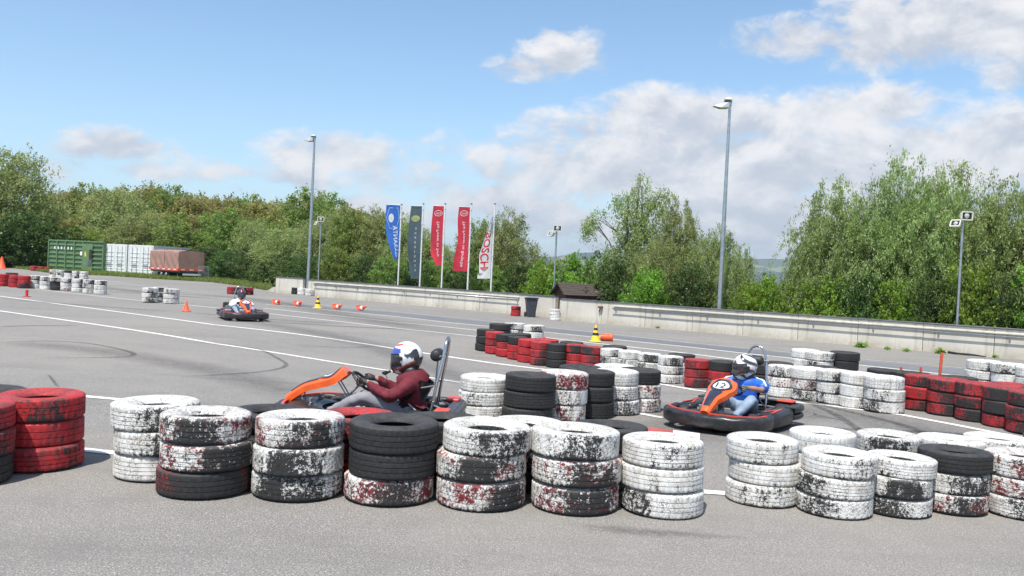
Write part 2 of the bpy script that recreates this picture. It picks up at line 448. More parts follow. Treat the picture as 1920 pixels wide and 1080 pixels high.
lines = [LB,
         [(-300, 538), (0, 583.3), (400, 644), (740, 697), (860, 717), (1060, 751), (1244, 784)],
         [(-200, 505), (125, 549), (265, 564), (333, 570), (400, 577), (740, 615.4), (900, 632), (1240, 671), (1500, 706)],
         [(180, 523), (230, 530.6), (292, 539), (400, 550)],
         [(494, 578), (740, 604), (840, 613.7), (900, 620), (1240, 657), (1321, 667), (1640, 704), (1920, 738)],
         [(500, 570.6), (740, 593.5), (840, 605), (1150, 636.5), (1300, 652), (1602, 684), (1816, 707), (2000, 727)],
         [(538, 565), (740, 584.5), (840, 594.5), (1307, 644.5), (1418, 654.5), (1602, 673), (1920, 700), (2100, 716)],
         [(-200, 716), (0, 730), (225, 749.5), (640, 786), (876, 798), (1195, 806)],
         [(60, 836), (148, 843), (215, 850), (700, 885), (1320, 923), (1357, 925.5), (1440, 932)]]
for i, l in enumerate(lines):
    strip('lane_line', l, LW * (.7 if i in (2, 3, 4, 5, 6) else 1) * (1.25 if i in (3, 6) else 1), GRAYP if i in (3, 6) else PAINT)
strip('lane_line', [(180, 538), (262, 545), (330, 551)], .1, GRAYP)
strip('lane_line', [(495, 566), (620, 574)], .07, GRAYP)
# bluish older lane between two of the lines
top = [(520, 567), (740, 586), (840, 596.5), (1307, 646), (1418, 656.5), (1602, 675.5), (1920, 703), (2100, 719)]
bot = [(560, 574), (740, 592), (840, 603), (1150, 634), (1300, 650), (1602, 681.5), (1816, 704), (2000, 724)]
def along(l, n):
    P = [G(*p) for p in l]; L_ = [0]
    for a, b in zip(P[:-1], P[1:]): L_.append(L_[-1] + (b - a).length)
    out = []
    for k in range(n + 1):
        s = L_[-1] * k / n
        for i in range(len(P) - 1):
            if s <= L_[i + 1] + 1e-6: out.append(P[i].lerp(P[i + 1], (s - L_[i]) / (L_[i + 1] - L_[i]))); break
    return out
mb = MB(); ta, ba = along(top, 80), along(bot, 80)
for a, b in zip(ta, ba):
    for k in range(4):
        q = a.lerp(b, k / 3); mb.v.append((q.x, q.y, gz(q.x, q.y) + .004))
for i in range(80):
    for k in range(3):
        a = i * 4 + k; mb.f.append((a, a + 1, a + 5, a + 4)); mb.m.append(0)
struct('old_asphalt_lane', mb, ASPH2)
# painted red and white kerb patch at the apex
kp = [G(*p) for p in ((1190, 800), (1222, 803), (1262, 808), (1312, 814))]; kq = [G(*p) for p in ((1190, 809), (1222, 813), (1262, 819), (1312, 826))]
for i, m in enumerate((PAINTR, PAINTR, PAINT)):
    mb = MB(); q = [kp[i], kp[i + 1], kq[i + 1], kq[i]]
    mb.v += [(p.x, p.y, gz(p.x, p.y) + .010) for p in q]; mb.f.append((0, 1, 2, 3)); mb.m.append(0)
    struct('painted_kerb', mb, m)
# tyre marks and the damp stain in front of the barrier
for l, wd in (([(340, 640), (470, 652), (520, 672), (536, 686), (500, 696), (420, 703), (330, 707)], .10),
              ([(0, 642), (90, 640), (170, 645), (245, 661), (225, 670), (60, 672)], .12), ([(0, 613), (60, 611), (150, 611)], .2), ([(90, 702), (110, 728)], .05),
              ([(1480, 742), (1560, 775), (1620, 812), (1650, 830)], .14), ([(1450, 738), (1560, 765), (1700, 800), (1790, 842)], .18),
              ([(500, 604), (640, 612), (760, 618)], .3), ([(340, 585), (520, 600), (640, 607)], .25), ([(0, 790), (150, 800)], .06), ([(0, 560), (150, 572), (330, 585)], .3),
              ([(1240, 690), (1290, 700), (1330, 704)], .15), ([(150, 545), (300, 553), (420, 562)], .45), ([(1500, 800), (1600, 806), (1800, 815), (1920, 838)], .25),
              ([(560, 648), (640, 652), (700, 650)], .08), ([(300, 815), (600, 840)], .1)):
    strip('tyre_mark', l, wd, RUBBERMARK, lift=.009, step=.25, fade=True, smoothpath=True)
for l, wd, m_ in (([(1180, 842), (1300, 800), (1500, 770), (1700, 800), (1900, 860)], 1.9, 0), ([(900, 700), (1100, 740), (1250, 770), (1420, 800), (1600, 830)], 1.4, 0), ([(420, 596), (700, 650), (900, 720), (1000, 790)], 1.3, 0), ([(0, 640), (200, 660), (420, 700), (620, 760)], 1.2, 0),
                  ([(230, 545), (420, 556), (520, 568), (700, 600), (900, 640)], 2.2, 0), ([(-50, 522), (150, 535), (330, 556)], 2.0, 0)):
    strip('rubbered_lane', l, wd, RUBBERLANE, lift=.0075, step=.3, fade=True, smoothpath=True)
mb = MB(); c0 = G(1215, 998); ed = [0.0 if k >= 1 else 1.0 for k in range(2)]
cols = []
for k in range(7):
    for j in range(40):
        a = 2 * math.pi * j / 40; rr = k / 6
        wob = 1 + .18 * math.sin(3 * a + 1) + .1 * math.sin(7 * a)
        q = c0 + Vector((math.cos(a) * .62 * rr * wob, math.sin(a) * .10 * rr * wob - .05 * math.cos(a) * rr, 0)); mb.v.append((q.x, q.y, .007)); cols.append(max(0, 1 - rr ** 1.5))
for k in range(6):
    for j in range(40):
        j2 = (j + 1) % 40; mb.f.append((k * 40 + j, k * 40 + j2, (k + 1) * 40 + j2, (k + 1) * 40 + j)); mb.m.append(0)
o = struct('oil_stain', mb, STAIN, fix=False)
o.data.attributes.new('edge', 'FLOAT', 'POINT').data.foreach_set('value', cols)

# ---- low concrete walls with coping and pipe rail
def wall(name, label, a, b, height, plen, rail=None, thick=.22):
    d = b - a; Lw = d.length; rz = math.atan2(d.y, d.x); t = thing(name, label, 'wall', (a.x, a.y, 0), rz)
    n = max(1, round(Lw / plen)); pl = Lw / n
    mbp = MB(); mbp.box((pl / 2, thick / 2, height / 2 - .15), (pl - .014, thick, height + .3), bev=.008); pm = mbp.mesh('panel', WALLM)
    mbc = MB(); mbc.box((pl / 2, thick / 2, height + .016), (pl - .006, thick + .07, .032), bev=.006); cm = mbc.mesh('coping', COPING)
    for k in range(n):
        link('panel', pm, t, (k * pl, rnd.uniform(-.006, .006), rnd.uniform(-.004, .004)))
        link('coping', cm, t, (k * pl, 0, .002))
    back = MB(); back.box((Lw / 2, thick / 2 + .02, height / 2 - .4), (Lw - .1, thick - .08, height - .03 + .8)); back.build('core', CONC_DARK, t)
    if rail:
        s0, s1 = rail; zr = height - .20
        m = MB(); m.tube([(s0, -.11, zr), (s1, -.11, zr)], .019, 8); m.build('handrail', GALV, t, smooth=True)
        mbk = MB(); mbk.tube([(0, 0, zr - .10), (0, -.06, zr - .09), (0, -.11, zr - .02)], .010, 6); mbk.box((0, -.008, zr - .10), (.05, .012, .08)); bm_ = mbk.mesh('bracket', GALVD)
        nb = int((s1 - s0) / 1.75)
        for k in range(nb + 1): link('bracket', bm_, t, (s0 + .1 + k * (s1 - s0 - .2) / nb, 0, 0))
        m = MB(); m.box(((s0 + s1) / 2, -.034, zr + .085), (s1 - s0, .07, .05), bev=.01); m.build('ledge', WALLM, t)
    return t
CONC_DARK = mat('joint_filler', (.12, .11, .10), .9)
far_a, far_b = G(516, 549), G(567, 552.6)
wall('concrete_wall', 'short plain concrete wall section left of the gap at the far wall end', far_a, far_b, .86, 2.4)
d = (wl_b - wl_a); q = d.normalized()
Ll = (G(976, 590.5) - wl_a).length
wall('concrete_wall', 'long low concrete wall with pipe rail below the five tall flags', wl_a - q * .55, wl_a + q * Ll, .83, 2.35, rail=(.6, Ll + .3))
pa = wl_a + q * (Ll + .01); nrm = Vector((q.y, -q.x, 0))
wall('concrete_wall', 'bare concrete wall section without rail behind the dark wheeled bin', pa + nrm * .10, wl_b + nrm * .10, .83, 1.6)
ext = wr_a + wr_dir * 38
s_rail = (G(1151, 608.5) - wr_a).length
wall('concrete_wall', 'long low concrete wall with pipe rail in front of the big right trees', wr_a, ext, .79, 1.85, rail=(s_rail, 38))
# kerb ramp at the far end of the wall
mb = MB(); p0, p1, p2 = G(496, 547), G(516, 549), G(516, 540)
mb.add([(p0.x, p0.y, .01), (p1.x, p1.y, .01), (p1.x, p1.y, .35), (p0.x, p0.y + 1.2, .01), (p1.x, p1.y + 1.2, .01), (p1.x, p1.y + 1.2, .35)], [(0, 1, 2), (3, 5, 4), (0, 2, 5, 3), (1, 4, 5, 2), (0, 3, 4, 1)])
tag(mb.build('concrete_ramp', WALLM), 'low pale concrete wedge at the left end of the far wall', 'ramp')

# ================================================================== hills and valley
HILLM = bpy.data.materials.new('hill_fields'); HILLM.use_nodes = True; t = HILLM.node_tree; p = t.nodes['Principled BSDF']
c = N(t, 'ShaderNodeTexCoord').outputs['Object']
vo = N(t, 'ShaderNodeTexVoronoi'); vo.inputs['Scale'].default_value = .0045; t.links.new(c, vo.inputs['Vector'])
sc_ = N(t, 'ShaderNodeSeparateColor'); t.links.new(vo.outputs['Color'], sc_.inputs[0])
cc = mixc(t, sstep(t, sc_.outputs[0], .3, .7), (.05, .09, .03), (.16, .19, .07)); cc = mixc(t, sstep(t, sc_.outputs[1], .75, .8), cc, (.24, .20, .12))
cc = mixc(t, sstep(t, noise(t, c, .0022, 6, .6), .46, .52), cc, (.025, .045, .02))
t.links.new(cc, p.inputs['Base Color']); p.inputs['Roughness'].default_value = .95; p.inputs['Specular IOR Level'].default_value = .1
from mathutils import noise as mnoise
def hill(name, dist, depth, hgt, seed, x0=-9000, x1=9000):
    mb = MB()
    def fn(u, v):
        x = x0 + (x1 - x0) * u; y = dist + depth * v
        prof = math.sin(math.pi * min(1, v * 1.0)) ** 1.3
        h = hgt * (0.45 + .9 * mnoise.fractal(Vector((x / 1700 + seed, y / 5200, seed)), 1.0, 2.1, 5) ** 1.0)
        h = max(h, hgt * .12)
        return Vector((x, y, -6 + prof * h + 6 * mnoise.noise(Vector((x / 160, y / 220, seed)))))
    mb.grid(fn, 220, 26); return struct(name, mb, HILLM, smooth=True)
hill('hills', 2300, 1500, 66, 3.3)
hill('hills', 4300, 2600, 330, 8.1)

# ================================================================== tyres
TYREM = bpy.data.materials.new('painted_tyre'); TYREM.use_nodes = True; t = TYREM.node_tree; p = t.nodes['Principled BSDF']
c = N(t, 'ShaderNodeTexCoord').outputs['Object']
oi = N(t, 'ShaderNodeObjectInfo'); sepc = N(t, 'ShaderNodeSeparateColor'); t.links.new(oi.outputs['Color'], sepc.inputs[0])
kind, wear, redu, pang = sepc.outputs[0], sepc.outputs[1], sepc.outputs[2], oi.outputs['Alpha']
gr = N(t, 'ShaderNodeAttribute', attribute_name='groove').outputs['Fac']
va = N(t, 'ShaderNodeVectorMath', operation='ADD'); t.links.new(c, va.inputs[0])
cm_ = N(t, 'ShaderNodeCombineXYZ'); r50 = mth(t, 'MULTIPLY', oi.outputs['Random'], 61.0)
for i in range(3): t.links.new(r50, cm_.inputs[i])
t.links.new(cm_.outputs[0], va.inputs[1]); V = va.outputs[0]
mp = N(t, 'ShaderNodeMapping'); mp.inputs['Scale'].default_value = (1, 1, .45); t.links.new(V, mp.inputs['Vector'])
nf = noise(t, V, 42, 7, .72, .25); nm = noise(t, mp.outputs[0], 11, 6, .66); nl = noise(t, V, 4.2, 3, .5); nx = noise(t, V, 110, 4, .7)
vc = N(t, 'ShaderNodeTexVoronoi', feature='DISTANCE_TO_EDGE'); vc.inputs['Scale'].default_value = 48; 
wv = N(t, 'ShaderNodeVectorMath', operation='ADD'); nz = N(t, 'ShaderNodeTexNoise'); nz.inputs['Scale'].default_value = 30; t.links.new(V, nz.inputs['Vector'])
sc2 = N(t, 'ShaderNodeVectorMath', operation='SCALE'); t.links.new(nz.outputs['Color'], sc2.inputs[0]); sc2.inputs['Scale'].default_value = .05
t.links.new(V, wv.inputs[0]); t.links.new(sc2.outputs[0], wv.inputs[1]); t.links.new(wv.outputs[0], vc.inputs['Vector'])
sp = N(t, 'ShaderNodeSeparateXYZ'); t.links.new(c, sp.inputs[0])
ang = mth(t, 'ARCTAN2', sp.outputs[1], sp.outputs[0])
da = mth(t, 'SUBTRACT', ang, mth(t, 'MULTIPLY', mth(t, 'SUBTRACT', pang, .5), 2 * math.pi))
cosd = mth(t, 'COSINE', da)
patch = mth(t, 'MULTIPLY', sstep(t, mth(t, 'ADD', cosd, mth(t, 'MULTIPLY', mth(t, 'SUBTRACT', nl, .5), .9)), .62, 1.06), sstep(t, wear, 0, .5))
rad = mth(t, 'SQRT', mth(t, 'ADD', mth(t, 'MULTIPLY', sp.outputs[0], sp.outputs[0]), mth(t, 'MULTIPLY', sp.outputs[1], sp.outputs[1])))
tread = sstep(t, rad, .262, .288)
patch = mth(t, 'MULTIPLY', patch, mth(t, 'ADD', .25, mth(t, 'MULTIPLY', tread, .75)))
mask_n = mth(t, 'ADD', mth(t, 'ADD', mth(t, 'MULTIPLY', nf, .50), mth(t, 'MULTIPLY', nm, .26)), mth(t, 'MULTIPLY', nx, .26))
W = mth(t, 'ADD', mth(t, 'MULTIPLY', wear, .115), mth(t, 'MULTIPLY', patch, .105))
W = mth(t, 'ADD', W, mth(t, 'MULTIPLY', gr, .05))
W = mth(t, 'ADD', W, mth(t, 'MULTIPLY', tread, .014))
W = mth(t, 'ADD', W, mth(t, 'MULTIPLY', mth(t, 'SUBTRACT', 1.0, sstep(t, kind, .7, .8)), mth(t, 'MULTIPLY', wear, .09)))
W = mth(t, 'ADD', W, mth(t, 'MULTIPLY', sstep(t, sp.outputs[2], -.05, -.09), mth(t, 'MULTIPLY', wear, .14)))
W = mth(t, 'SUBTRACT', W, mth(t, 'MULTIPLY', sstep(t, sp.outputs[2], .06, .09), mth(t, 'MULTIPLY', wear, .05)))
bare = sstep(t, mth(t, 'ADD', mask_n, W), .632, .672)
crk = mth(t, 'MULTIPLY', sstep(t, vc.outputs['Distance'], .06, .015), sstep(t, mth(t, 'ADD', nm, mth(t, 'MULTIPLY', wear, .28)), .44, .62))
bare = mth(t, 'MAXIMUM', bare, mth(t, 'MULTIPLY', crk, .85))
bare = mth(t, 'MAXIMUM', bare, mth(t, 'MULTIPLY', gr, .5))
white = mixc(t, sstep(t, noise(t, V, 6, 6, .6), .4, .75), (.80, .79, .755), (.60, .565, .50))
red = mixc(t, sstep(t, noise(t, V, 7, 6, .65), .35, .72), (.58, .024, .030), (.19, .020, .026))
rub = mixc(t, sstep(t, nf, .3, .75), (.016, .016, .017), (.040, .039, .038))
iswhite = sstep(t, kind, .7, .8); ispaint = sstep(t, kind, .2, .3)
paintc = mixc(t, iswhite, red, white)
# red shows between white and rubber on some tyres
redm = mth(t, 'MULTIPLY', mth(t, 'MULTIPLY', iswhite, sstep(t, redu, .05, .3)), sstep(t, mth(t, 'ADD', mth(t, 'ADD', mth(t, 'MULTIPLY', noise(t, V, 34, 7, .75), .6), mth(t, 'MULTIPLY', noise(t, V, 8, 3, .6), .4)), mth(t, 'MULTIPLY', redu, .10)), .575, .61))
redm = mth(t, 'MULTIPLY', redm, mth(t, 'ADD', .25, mth(t, 'MULTIPLY', tread, .75)))
paintc = mixc(t, redm, paintc, (.235, .022, .028))
grime = mth(t, 'MULTIPLY', sstep(t, noise(t, V, 14, 7, .7), .48, .75), mth(t, 'ADD', .22, mth(t, 'MULTIPLY', wear, .6)))
paintc = mixc(t, grime, paintc, (.13, .11, .095))
col = mixc(t, mth(t, 'MULTIPLY', ispaint, mth(t, 'SUBTRACT', 1.0, bare, clamp=True)), rub, paintc)
# stray specks on bare tyres, dust on top mixed with painted-in glare
specks = mth(t, 'MULTIPLY', sstep(t, noise(t, V, 60, 2, .5), .76, .80), .6)
col = mixc(t, specks, col, (.55, .54, .52))
geo = N(t, 'ShaderNodeNewGeometry'); sg = N(t, 'ShaderNodeSeparateXYZ'); t.links.new(geo.outputs['Normal'], sg.inputs[0])
col = mixc(t, mth(t, 'MULTIPLY', sstep(t, sg.outputs[2], .3, .95, 0, .30), sstep(t, nm, .3, .7)), col, (.16, .15, .14))
t.links.new(col, p.inputs['Base Color'])
t.links.new(sstep(t, bare, 0, 1, .62, .74), p.inputs['Roughness']); p.inputs['Specular IOR Level'].default_value = .35
bn = N(t, 'ShaderNodeBump'); bn.inputs['Strength'].default_value = .6; bn.inputs['Distance'].default_value = .004
t.links.new(mth(t, 'SUBTRACT', mth(t, 'MULTIPLY', nf, .6), bare), bn.inputs['Height']); t.links.new(bn.outputs[0], p.inputs['Normal'])

def tyre_mesh(pattern, seg=120):
    """unit tyre: outer radius .30, width .185, standing on its side, centre at z = .0925"""
    Rr, hw = .30, .0925
    prof = [(.150, -.038, 0), (.143, -.046, 0), (.147, -.055, 0), (.164, -.070, 0), (.192, -.0845, 0), (.222, -.0912, 0), (.252, -.0922, 0), (.275, -.0890, .0), (.290, -.0820, 0)]
    ng = {0: 4, 1: 3, 2: 5, 3: 0, 4: 4}[pattern]
    gd = .0095
    if ng:
        zs = np.linspace(-.072, .072, ng + 1)
        cell = zs[1] - zs[0]; gw = .0045
        tr = [(.2975, -.0765, 0)]
        for i in range(ng):
            z0 = zs[i]; z1 = zs[i + 1]
            a = z0 + gw / 2 if i else z0; b = z1 - gw / 2 if i < ng - 1 else z1
            tr += [(Rr, a, 0), (Rr, (a + b) / 2, 0), (Rr, b, 0)]
            if i < ng - 1: tr += [(Rr - gd, b + .0008, 1), (Rr - gd, z1 + gw / 2 - .0008, 1)]
        tr.append((.2975, .0765, 0))
    else:
        tr = [(.2975, -.0765, 0)] + [(Rr, z, 0) for z in np.linspace(-.07, .07, 15)] + [(.2975, .0765, 0)]
    prof = prof + tr + [(r, -z, g) for (r, z, g) in reversed(prof)]
    prof += [(.20, .045, 0), (.25, .070, 0), (.281, .05, 0), (.283, -.05, 0), (.25, -.070, 0), (.20, -.045, 0)]
    n = len(prof); vs = []; gv = []
    for k in range(seg):
        a0 = 2 * math.pi * k / seg
        for (r, z, g) in prof:
            a, rr, gg = a0, r, g
            if r > .291 and abs(z) < .08:
                band = int((z + .08) / .02)
                if pattern in (0, 4): cut = (k % 3 == 0) and abs(z) > .03
                elif pattern == 1: cut = (k + (1 if z > 0 else 0)) % 3 == 0
                elif pattern == 2: cut = (k % 4 == 0) and abs(z) > .045
                else: cut = ((k + band * 2) % 4 == 0)
                a += (.35 * z if pattern in (1, 3) else .0)
                if cut and not g: rr -= .004; gg = .35 if pattern == 3 else .5
            elif .281 <= r <= .2921 and pattern != 2 and k % 3 == 0: rr -= .004; gg = .4
            vs.append((rr * math.cos(a), rr * math.sin(a), z + hw)); gv.append(gg)
    fs = []
    for k in range(seg):
        k2 = (k + 1) % seg
        for i in range(n):
            j = (i + 1) % n; fs.append((k * n + i, k2 * n + i, k2 * n + j, k * n + j))
    me = bpy.data.meshes.new('tyre'); me.from_pydata([(x, y, z - hw) for x, y, z in vs], [], fs); me.materials.append(TYREM)
    at = me.attributes.new('groove', 'FLOAT', 'POINT'); at.data.foreach_set('value', gv)
    bm = bmesh.new(); bm.from_mesh(me); bmesh.ops.recalc_face_normals(bm, faces=bm.faces); bm.to_mesh(me); bm.free()
    me.shade_smooth(); me.set_sharp_from_angle(angle=R(34)); return me
TM = [tyre_mesh(k) for k in range(5)]
TFAR = [tyre_mesh(0, 48), tyre_mesh(3, 48)]

ORD = ['first', 'second', 'third', 'fourth', 'fifth', 'sixth', 'seventh', 'eighth', 'ninth', 'tenth', 'eleventh', 'twelfth', 'thirteenth', 'fourteenth', 'fifteenth',
       'sixteenth', 'seventeenth', 'eighteenth', 'nineteenth', 'twentieth', 'twenty-first', 'twenty-second', 'twenty-third', 'twenty-fourth', 'twenty-fifth', 'twenty-sixth']
TIER = {1: ['alone'], 2: ['bottom', 'top'], 3: ['bottom', 'middle', 'top'], 4: ['bottom', 'second up', 'third up', 'top']}
stacks = []
def stack(px, py, specs, row, group, dia=.60, h=.185, pos=None, back=0.0):
    if pos is None:
        p_ = G(px, py); c_ = p_ + hdir(p_) * (dia / 2 + back)
    else: c_ = pos.copy()
    stacks.append(dict(px=px, py=py, c=c_, dia=dia, h=h, specs=specs.split(), row=row, group=group)); return c_
def look(s):
    k, wv_ = s[0], int(s[1]) if len(s) > 1 else 0
    r = 'r' in s
    if k == 'K': return 'bare black tyre'
    if k == 'R': return ('bright red tyre', 'worn red tyre', 'blackened red tyre')[0 if wv_ < 3 else 1 if wv_ < 5 else 2]
    b = ('clean white tyre', 'chipped white tyre', 'badly worn white tyre')[0 if wv_ < 3 else 1 if wv_ < 6 else 2]
    return b + (' with red flecks' if r else '')

ROW_N = 'near front barrier'
near = [(292, 911, 'W2p W4 W4', .615), (385, 940, 'R8r W8r2p W7r1', .635), (556, 946, 'W8 W7 W6r1p', .635), (730, 955, 'W7r3p K K', .635),
        (901, 963, 'W7r2 W7r1 W5p', .635), (1072, 971, 'W7r2 W6r3 W5p', .635), (1236, 976, 'W4 W2p W3p', .580)]
for px, py, sp_, d_ in near: stack(px, py, sp_, ROW_N, 'tyres of the near front barrier', d_ * 1.02, .189 if px < 1200 else .174)
ci = [s['c'] for s in stacks]
for i, (a, sp_) in enumerate(((1, 'K K K'), (2, 'R2 R3 R4'), (3, 'R2 K K'), (4, 'K W5 W4'), (5, 'W3 K K'))):
    m_ = (ci[a] + ci[a + 1]) / 2 + Vector((.0 if i else -.04, .565, 0)); stack(0, 0, sp_, 'second row of near barrier', 'tyres of the second row of the near barrier', .62, .168, pos=m_)
stack(-72, 922, 'K R6 R3', 'left edge barrier', 'red tyres at the left edge', .62, .186); stack(72, 905, 'R3 R2 R3', 'left edge barrier', 'red tyres at the left edge', .635, .186)
stack(-40, 880, 'R3 K K', 'back of left edge barrier', 'red tyres at the left edge', .62, .178, back=.25)
for px, py, sp_, d_, h_ in ((1428, 955, 'W3 W2 W3', .545, .162), (1566, 976, 'W4 W5 W3p', .545, .150), (1680, 979, 'W7 W7 W4', .50, .140), (1780, 981, 'W7r4p W5p K', .53, .154), (1917, 980, 'W6p W4r4p W3r2', .56, .154)):
    stack(px, py, sp_, 'near right barrier', 'tyres of the near right barrier', d_, h_)
for px, py, sp_, d_, h_ in ((1536, 932, 'W3 W3 W2', .53, .165), (1664, 932, 'W5 W5 W6', .50, .160), (1775, 937, 'W3 W3 W2', .52, .156), (1868, 941, 'W4 W4 W3', .53, .158), (1972, 938, 'R3 R3 R3', .53, .166)):
    stack(px, py, sp_, 'near right back row', 'tyres of the near right barrier', d_, h_)
mid = [(907, 792, 'W3 W3 W2', .60, .160), (988, 801, 'K K K', .585, .188), (1051, 795, 'W3r2 W3p W3r4', .57, .190), (1107, 790, 'K K K', .56, .188), (1155, 786, 'W4p W3p W3', .56, .184), (1198, 780, 'W3r2p W2r2p K', .56, .182)]
for px, py, sp_, d_, h_ in mid: stack(px, py, sp_, 'middle tyre island', 'tyres of the middle island', d_, h_)
for px, py, sp_ in ((1085, 772, 'K K K'), (1150, 768, 'W2 W2 W4')): stack(px, py, sp_, 'back of middle island', 'tyres of the middle island', .56, .186)
rowF = [(908, 667, 'K K K'), (926, 672, 'R2 R3 R1'), (946, 676, 'R1 R2 K'), (968, 679, 'R2 R1 K'), (988, 683, 'R1 R1 R1'), (1012, 687, 'R4 R3 R2'), (1042, 691, 'K K K'), (1078, 694, 'R2 R2 R5'),
        (1108, 697, 'R3 R3 R5'), (1146, 702, 'W3 W6 W4'), (1180, 707, 'W6 W4 W2'), (1216, 713, 'W5 W5 W8'), (1256, 720, 'W3 W4 W6'), (1308, 728, 'R4 R3 R3'), (1352, 734, 'R3 R2 K'),
        (1396, 741, 'R3 K K'), (1432, 746, 'W3 K K'), (1468, 750, 'W2 W2r W4'), (1514, 757, 'W6 W4r W2'), (1562, 765, 'W4 W5 W7p'), (1610, 771, 'W4 W1 W0'), (1655, 776, 'W5 W3 W2'), (1704, 777, 'W1 W1 K'),
        (1727, 787, 'R4 R2 R5'), (1775, 795, 'R6 R4 R4')]
i0 = len(stacks)
for px, py, sp_ in rowF: stack(px, py, sp_, 'long curved track barrier', 'tyres of the long curved barrier', .45 + .10 * min(1, max(0, (px - 1000) / 600)), .170)
for px, py, sp_ in ((1830, 803, 'R6 R5 R4'), (1884, 811, 'R3 R6 R5'), (1932, 818, 'R5 R5 R5')): stack(px, py, sp_, 'curved barrier red end', 'tyres of the long curved barrier', .55, .172)
i1 = len(stacks)
for k, sp_ in ((2, 'K K K'), (4, 'R3 K R1'), (6, 'K K K'), (8, 'K K K'), (11, 'W3 W3 K'), (15, 'K K K'), (17, 'K K K'), (20, 'K K K'), (23, 'K K K'), (25, 'R4 R4 R5')):
    a, b = stacks[i0 + k]['c'], stacks[i0 + k + 1]['c']; dd = (b - a).normalized(); nn = Vector((-dd.y, dd.x, 0))
    if nn.y < 0: nn = -nn
    stack(0, 0, sp_, 'back of long curved barrier', 'tyres of the long curved barrier', .52, .170, pos=(a + b) / 2 + nn * .50)
for px, py, sp_ in ((937, 633, 'K K'), (964, 634, 'W3 W5'), (1000, 636, 'W2 W5')): stack(px, py, sp_, 'low row behind barrier', 'low white and black tyres behind the barrier', .58, .175)
for px, py, sp_ in ((1508, 707, 'W2 W2 W1'), (1534, 713, 'W4 W5 W5'), (1581, 714, 'K K K')): stack(px, py, sp_, 'island behind curved barrier', 'tyres of the island behind the barrier', .56, .178)
for px, py, sp_ in ((1842, 741, 'W4 W2 W4p'), (1890, 745, 'K W2 W5'), (1938, 750, 'W4 W4 W4')): stack(px, py, sp_, 'white right edge barrier', 'white tyres at the right edge', .58, .178)
for px, py, sp_ in ((-18, 536, 'R1 R1 R1'), (4, 537, 'R1 R1 R1'), (28, 539, 'R0 R1 R0'), (45, 541, 'R6 R3 R1')): stack(px, py, sp_, 'red far left barrier', 'red tyres of the far left barrier', .52, .185)
for px, py, sp_ in ((67, 541, 'W2 W4 W9'), (86, 543, 'W1 W3 W4'), (105, 545, 'K K W5'), (125, 546, 'W3r W2 W6'), (146, 548, 'W1 W4 W5'), (167, 550, 'W3 W5 W6'), (188, 552, 'W1 W3 W5')):
    stack(px, py, sp_, 'white far left barrier', 'white tyres of the far left barrier', .50, .19)
stack(22, 533, 'K K K', 'back of red far left barrier', 'red tyres of the far left barrier', .52, .185)
for px, py, sp_ in ((101, 520, 'W3 W6 W3'), (113, 521, 'W3 W5 W3'), (128, 522, 'W1 W2 K'), (143, 523, 'W5r W5 W3'), (157, 524, 'W3 W3 W3')): stack(px, py, sp_, 'barrier before green container', 'white tyres before the containers', .52, .17)
for px, py, sp_ in ((64, 508, 'R3 R3'), (77, 509, 'R3 R2'), (90, 510, 'R3 R3')): stack(px, py, sp_, 'row left of green container', 'red tyres left of the green container', .58, .2)
for px, py, sp_ in ((281, 568, 'W6 W4 W4'), (300, 566, 'W7 W5 W6'), (321, 570, 'W3 W3 W4')): stack(px, py, sp_, 'lone far white island', 'white tyres of the lone far island', .56, .18)
for px, py, sp_ in ((436, 552, 'R3 R3'), (450, 553, 'K K'), (464, 553, 'R5 R3')): stack(px, py, sp_, 'row behind distant kart', 'red tyres behind the distant kart', .56, .18)
for px, py, sp_ in ((555, 552, 'K K'), (566, 553, 'W2 W2'), (581, 555, 'W3 W2')): stack(px, py, sp_, 'stacks at the wall gap', 'tyres at the gap in the far wall', .50, .18)
stack(967, 593, 'R1 R2 R4', 'stack left of the bin', 'small red tyres left of the bin', .40, .13)
stack(1040, 601, 'W1 W1 W1 W2', 'stack at the wall opening', 'small white tyres at the wall opening', .40, .105)

# push overlapping stacks apart, away from the camera
for it in range(60):
    moved = False
    order = sorted(stacks, key=lambda s: s['c'].length)
    for i, a in enumerate(order):
        for b in order[i + 1:]:
            dv = b['c'] - a['c']; dv.z = 0; need = (a['dia'] + b['dia']) / 2 * (.90 if 'curved' in a['row'] and 'curved' in b['row'] else .985); dl = dv.length
            if dl < need - 1e-3:
                u = hdir(b['c'])
                # solve |dv + u s| = need
                bq = dv.dot(u); s_ = -bq + math.sqrt(max(0, bq * bq - (dl * dl - need * need)))
                b['c'] = b['c'] + u * min(s_, .1); moved = True
    if not moved: break
for s in stacks:
    if 'px' in s:
        q_ = s['c'] - hdir(s['c']) * s['dia'] / 2; q_.z = gz(q_.x, q_.y); v_ = q_ - Vector((0, 0, CAMH)); k_ = v_.dot(_fwd)
        X_, Y_ = 960 + v_.dot(CR) / k_ * FPX, 540 - v_.dot(CU) / k_ * FPX
        if abs(Y_ - s['py']) > 3: print('MOVED', s['row'], s['px'], s['py'], round(X_), round(Y_), 'w', round(s['dia'] / k_ * FPX), 'h', round(s['h'] / k_ * FPX, 1))
counts = {}
for s in stacks:
    i = counts.get(s['row'], 0); counts[s['row']] = i + 1; s['i'] = i
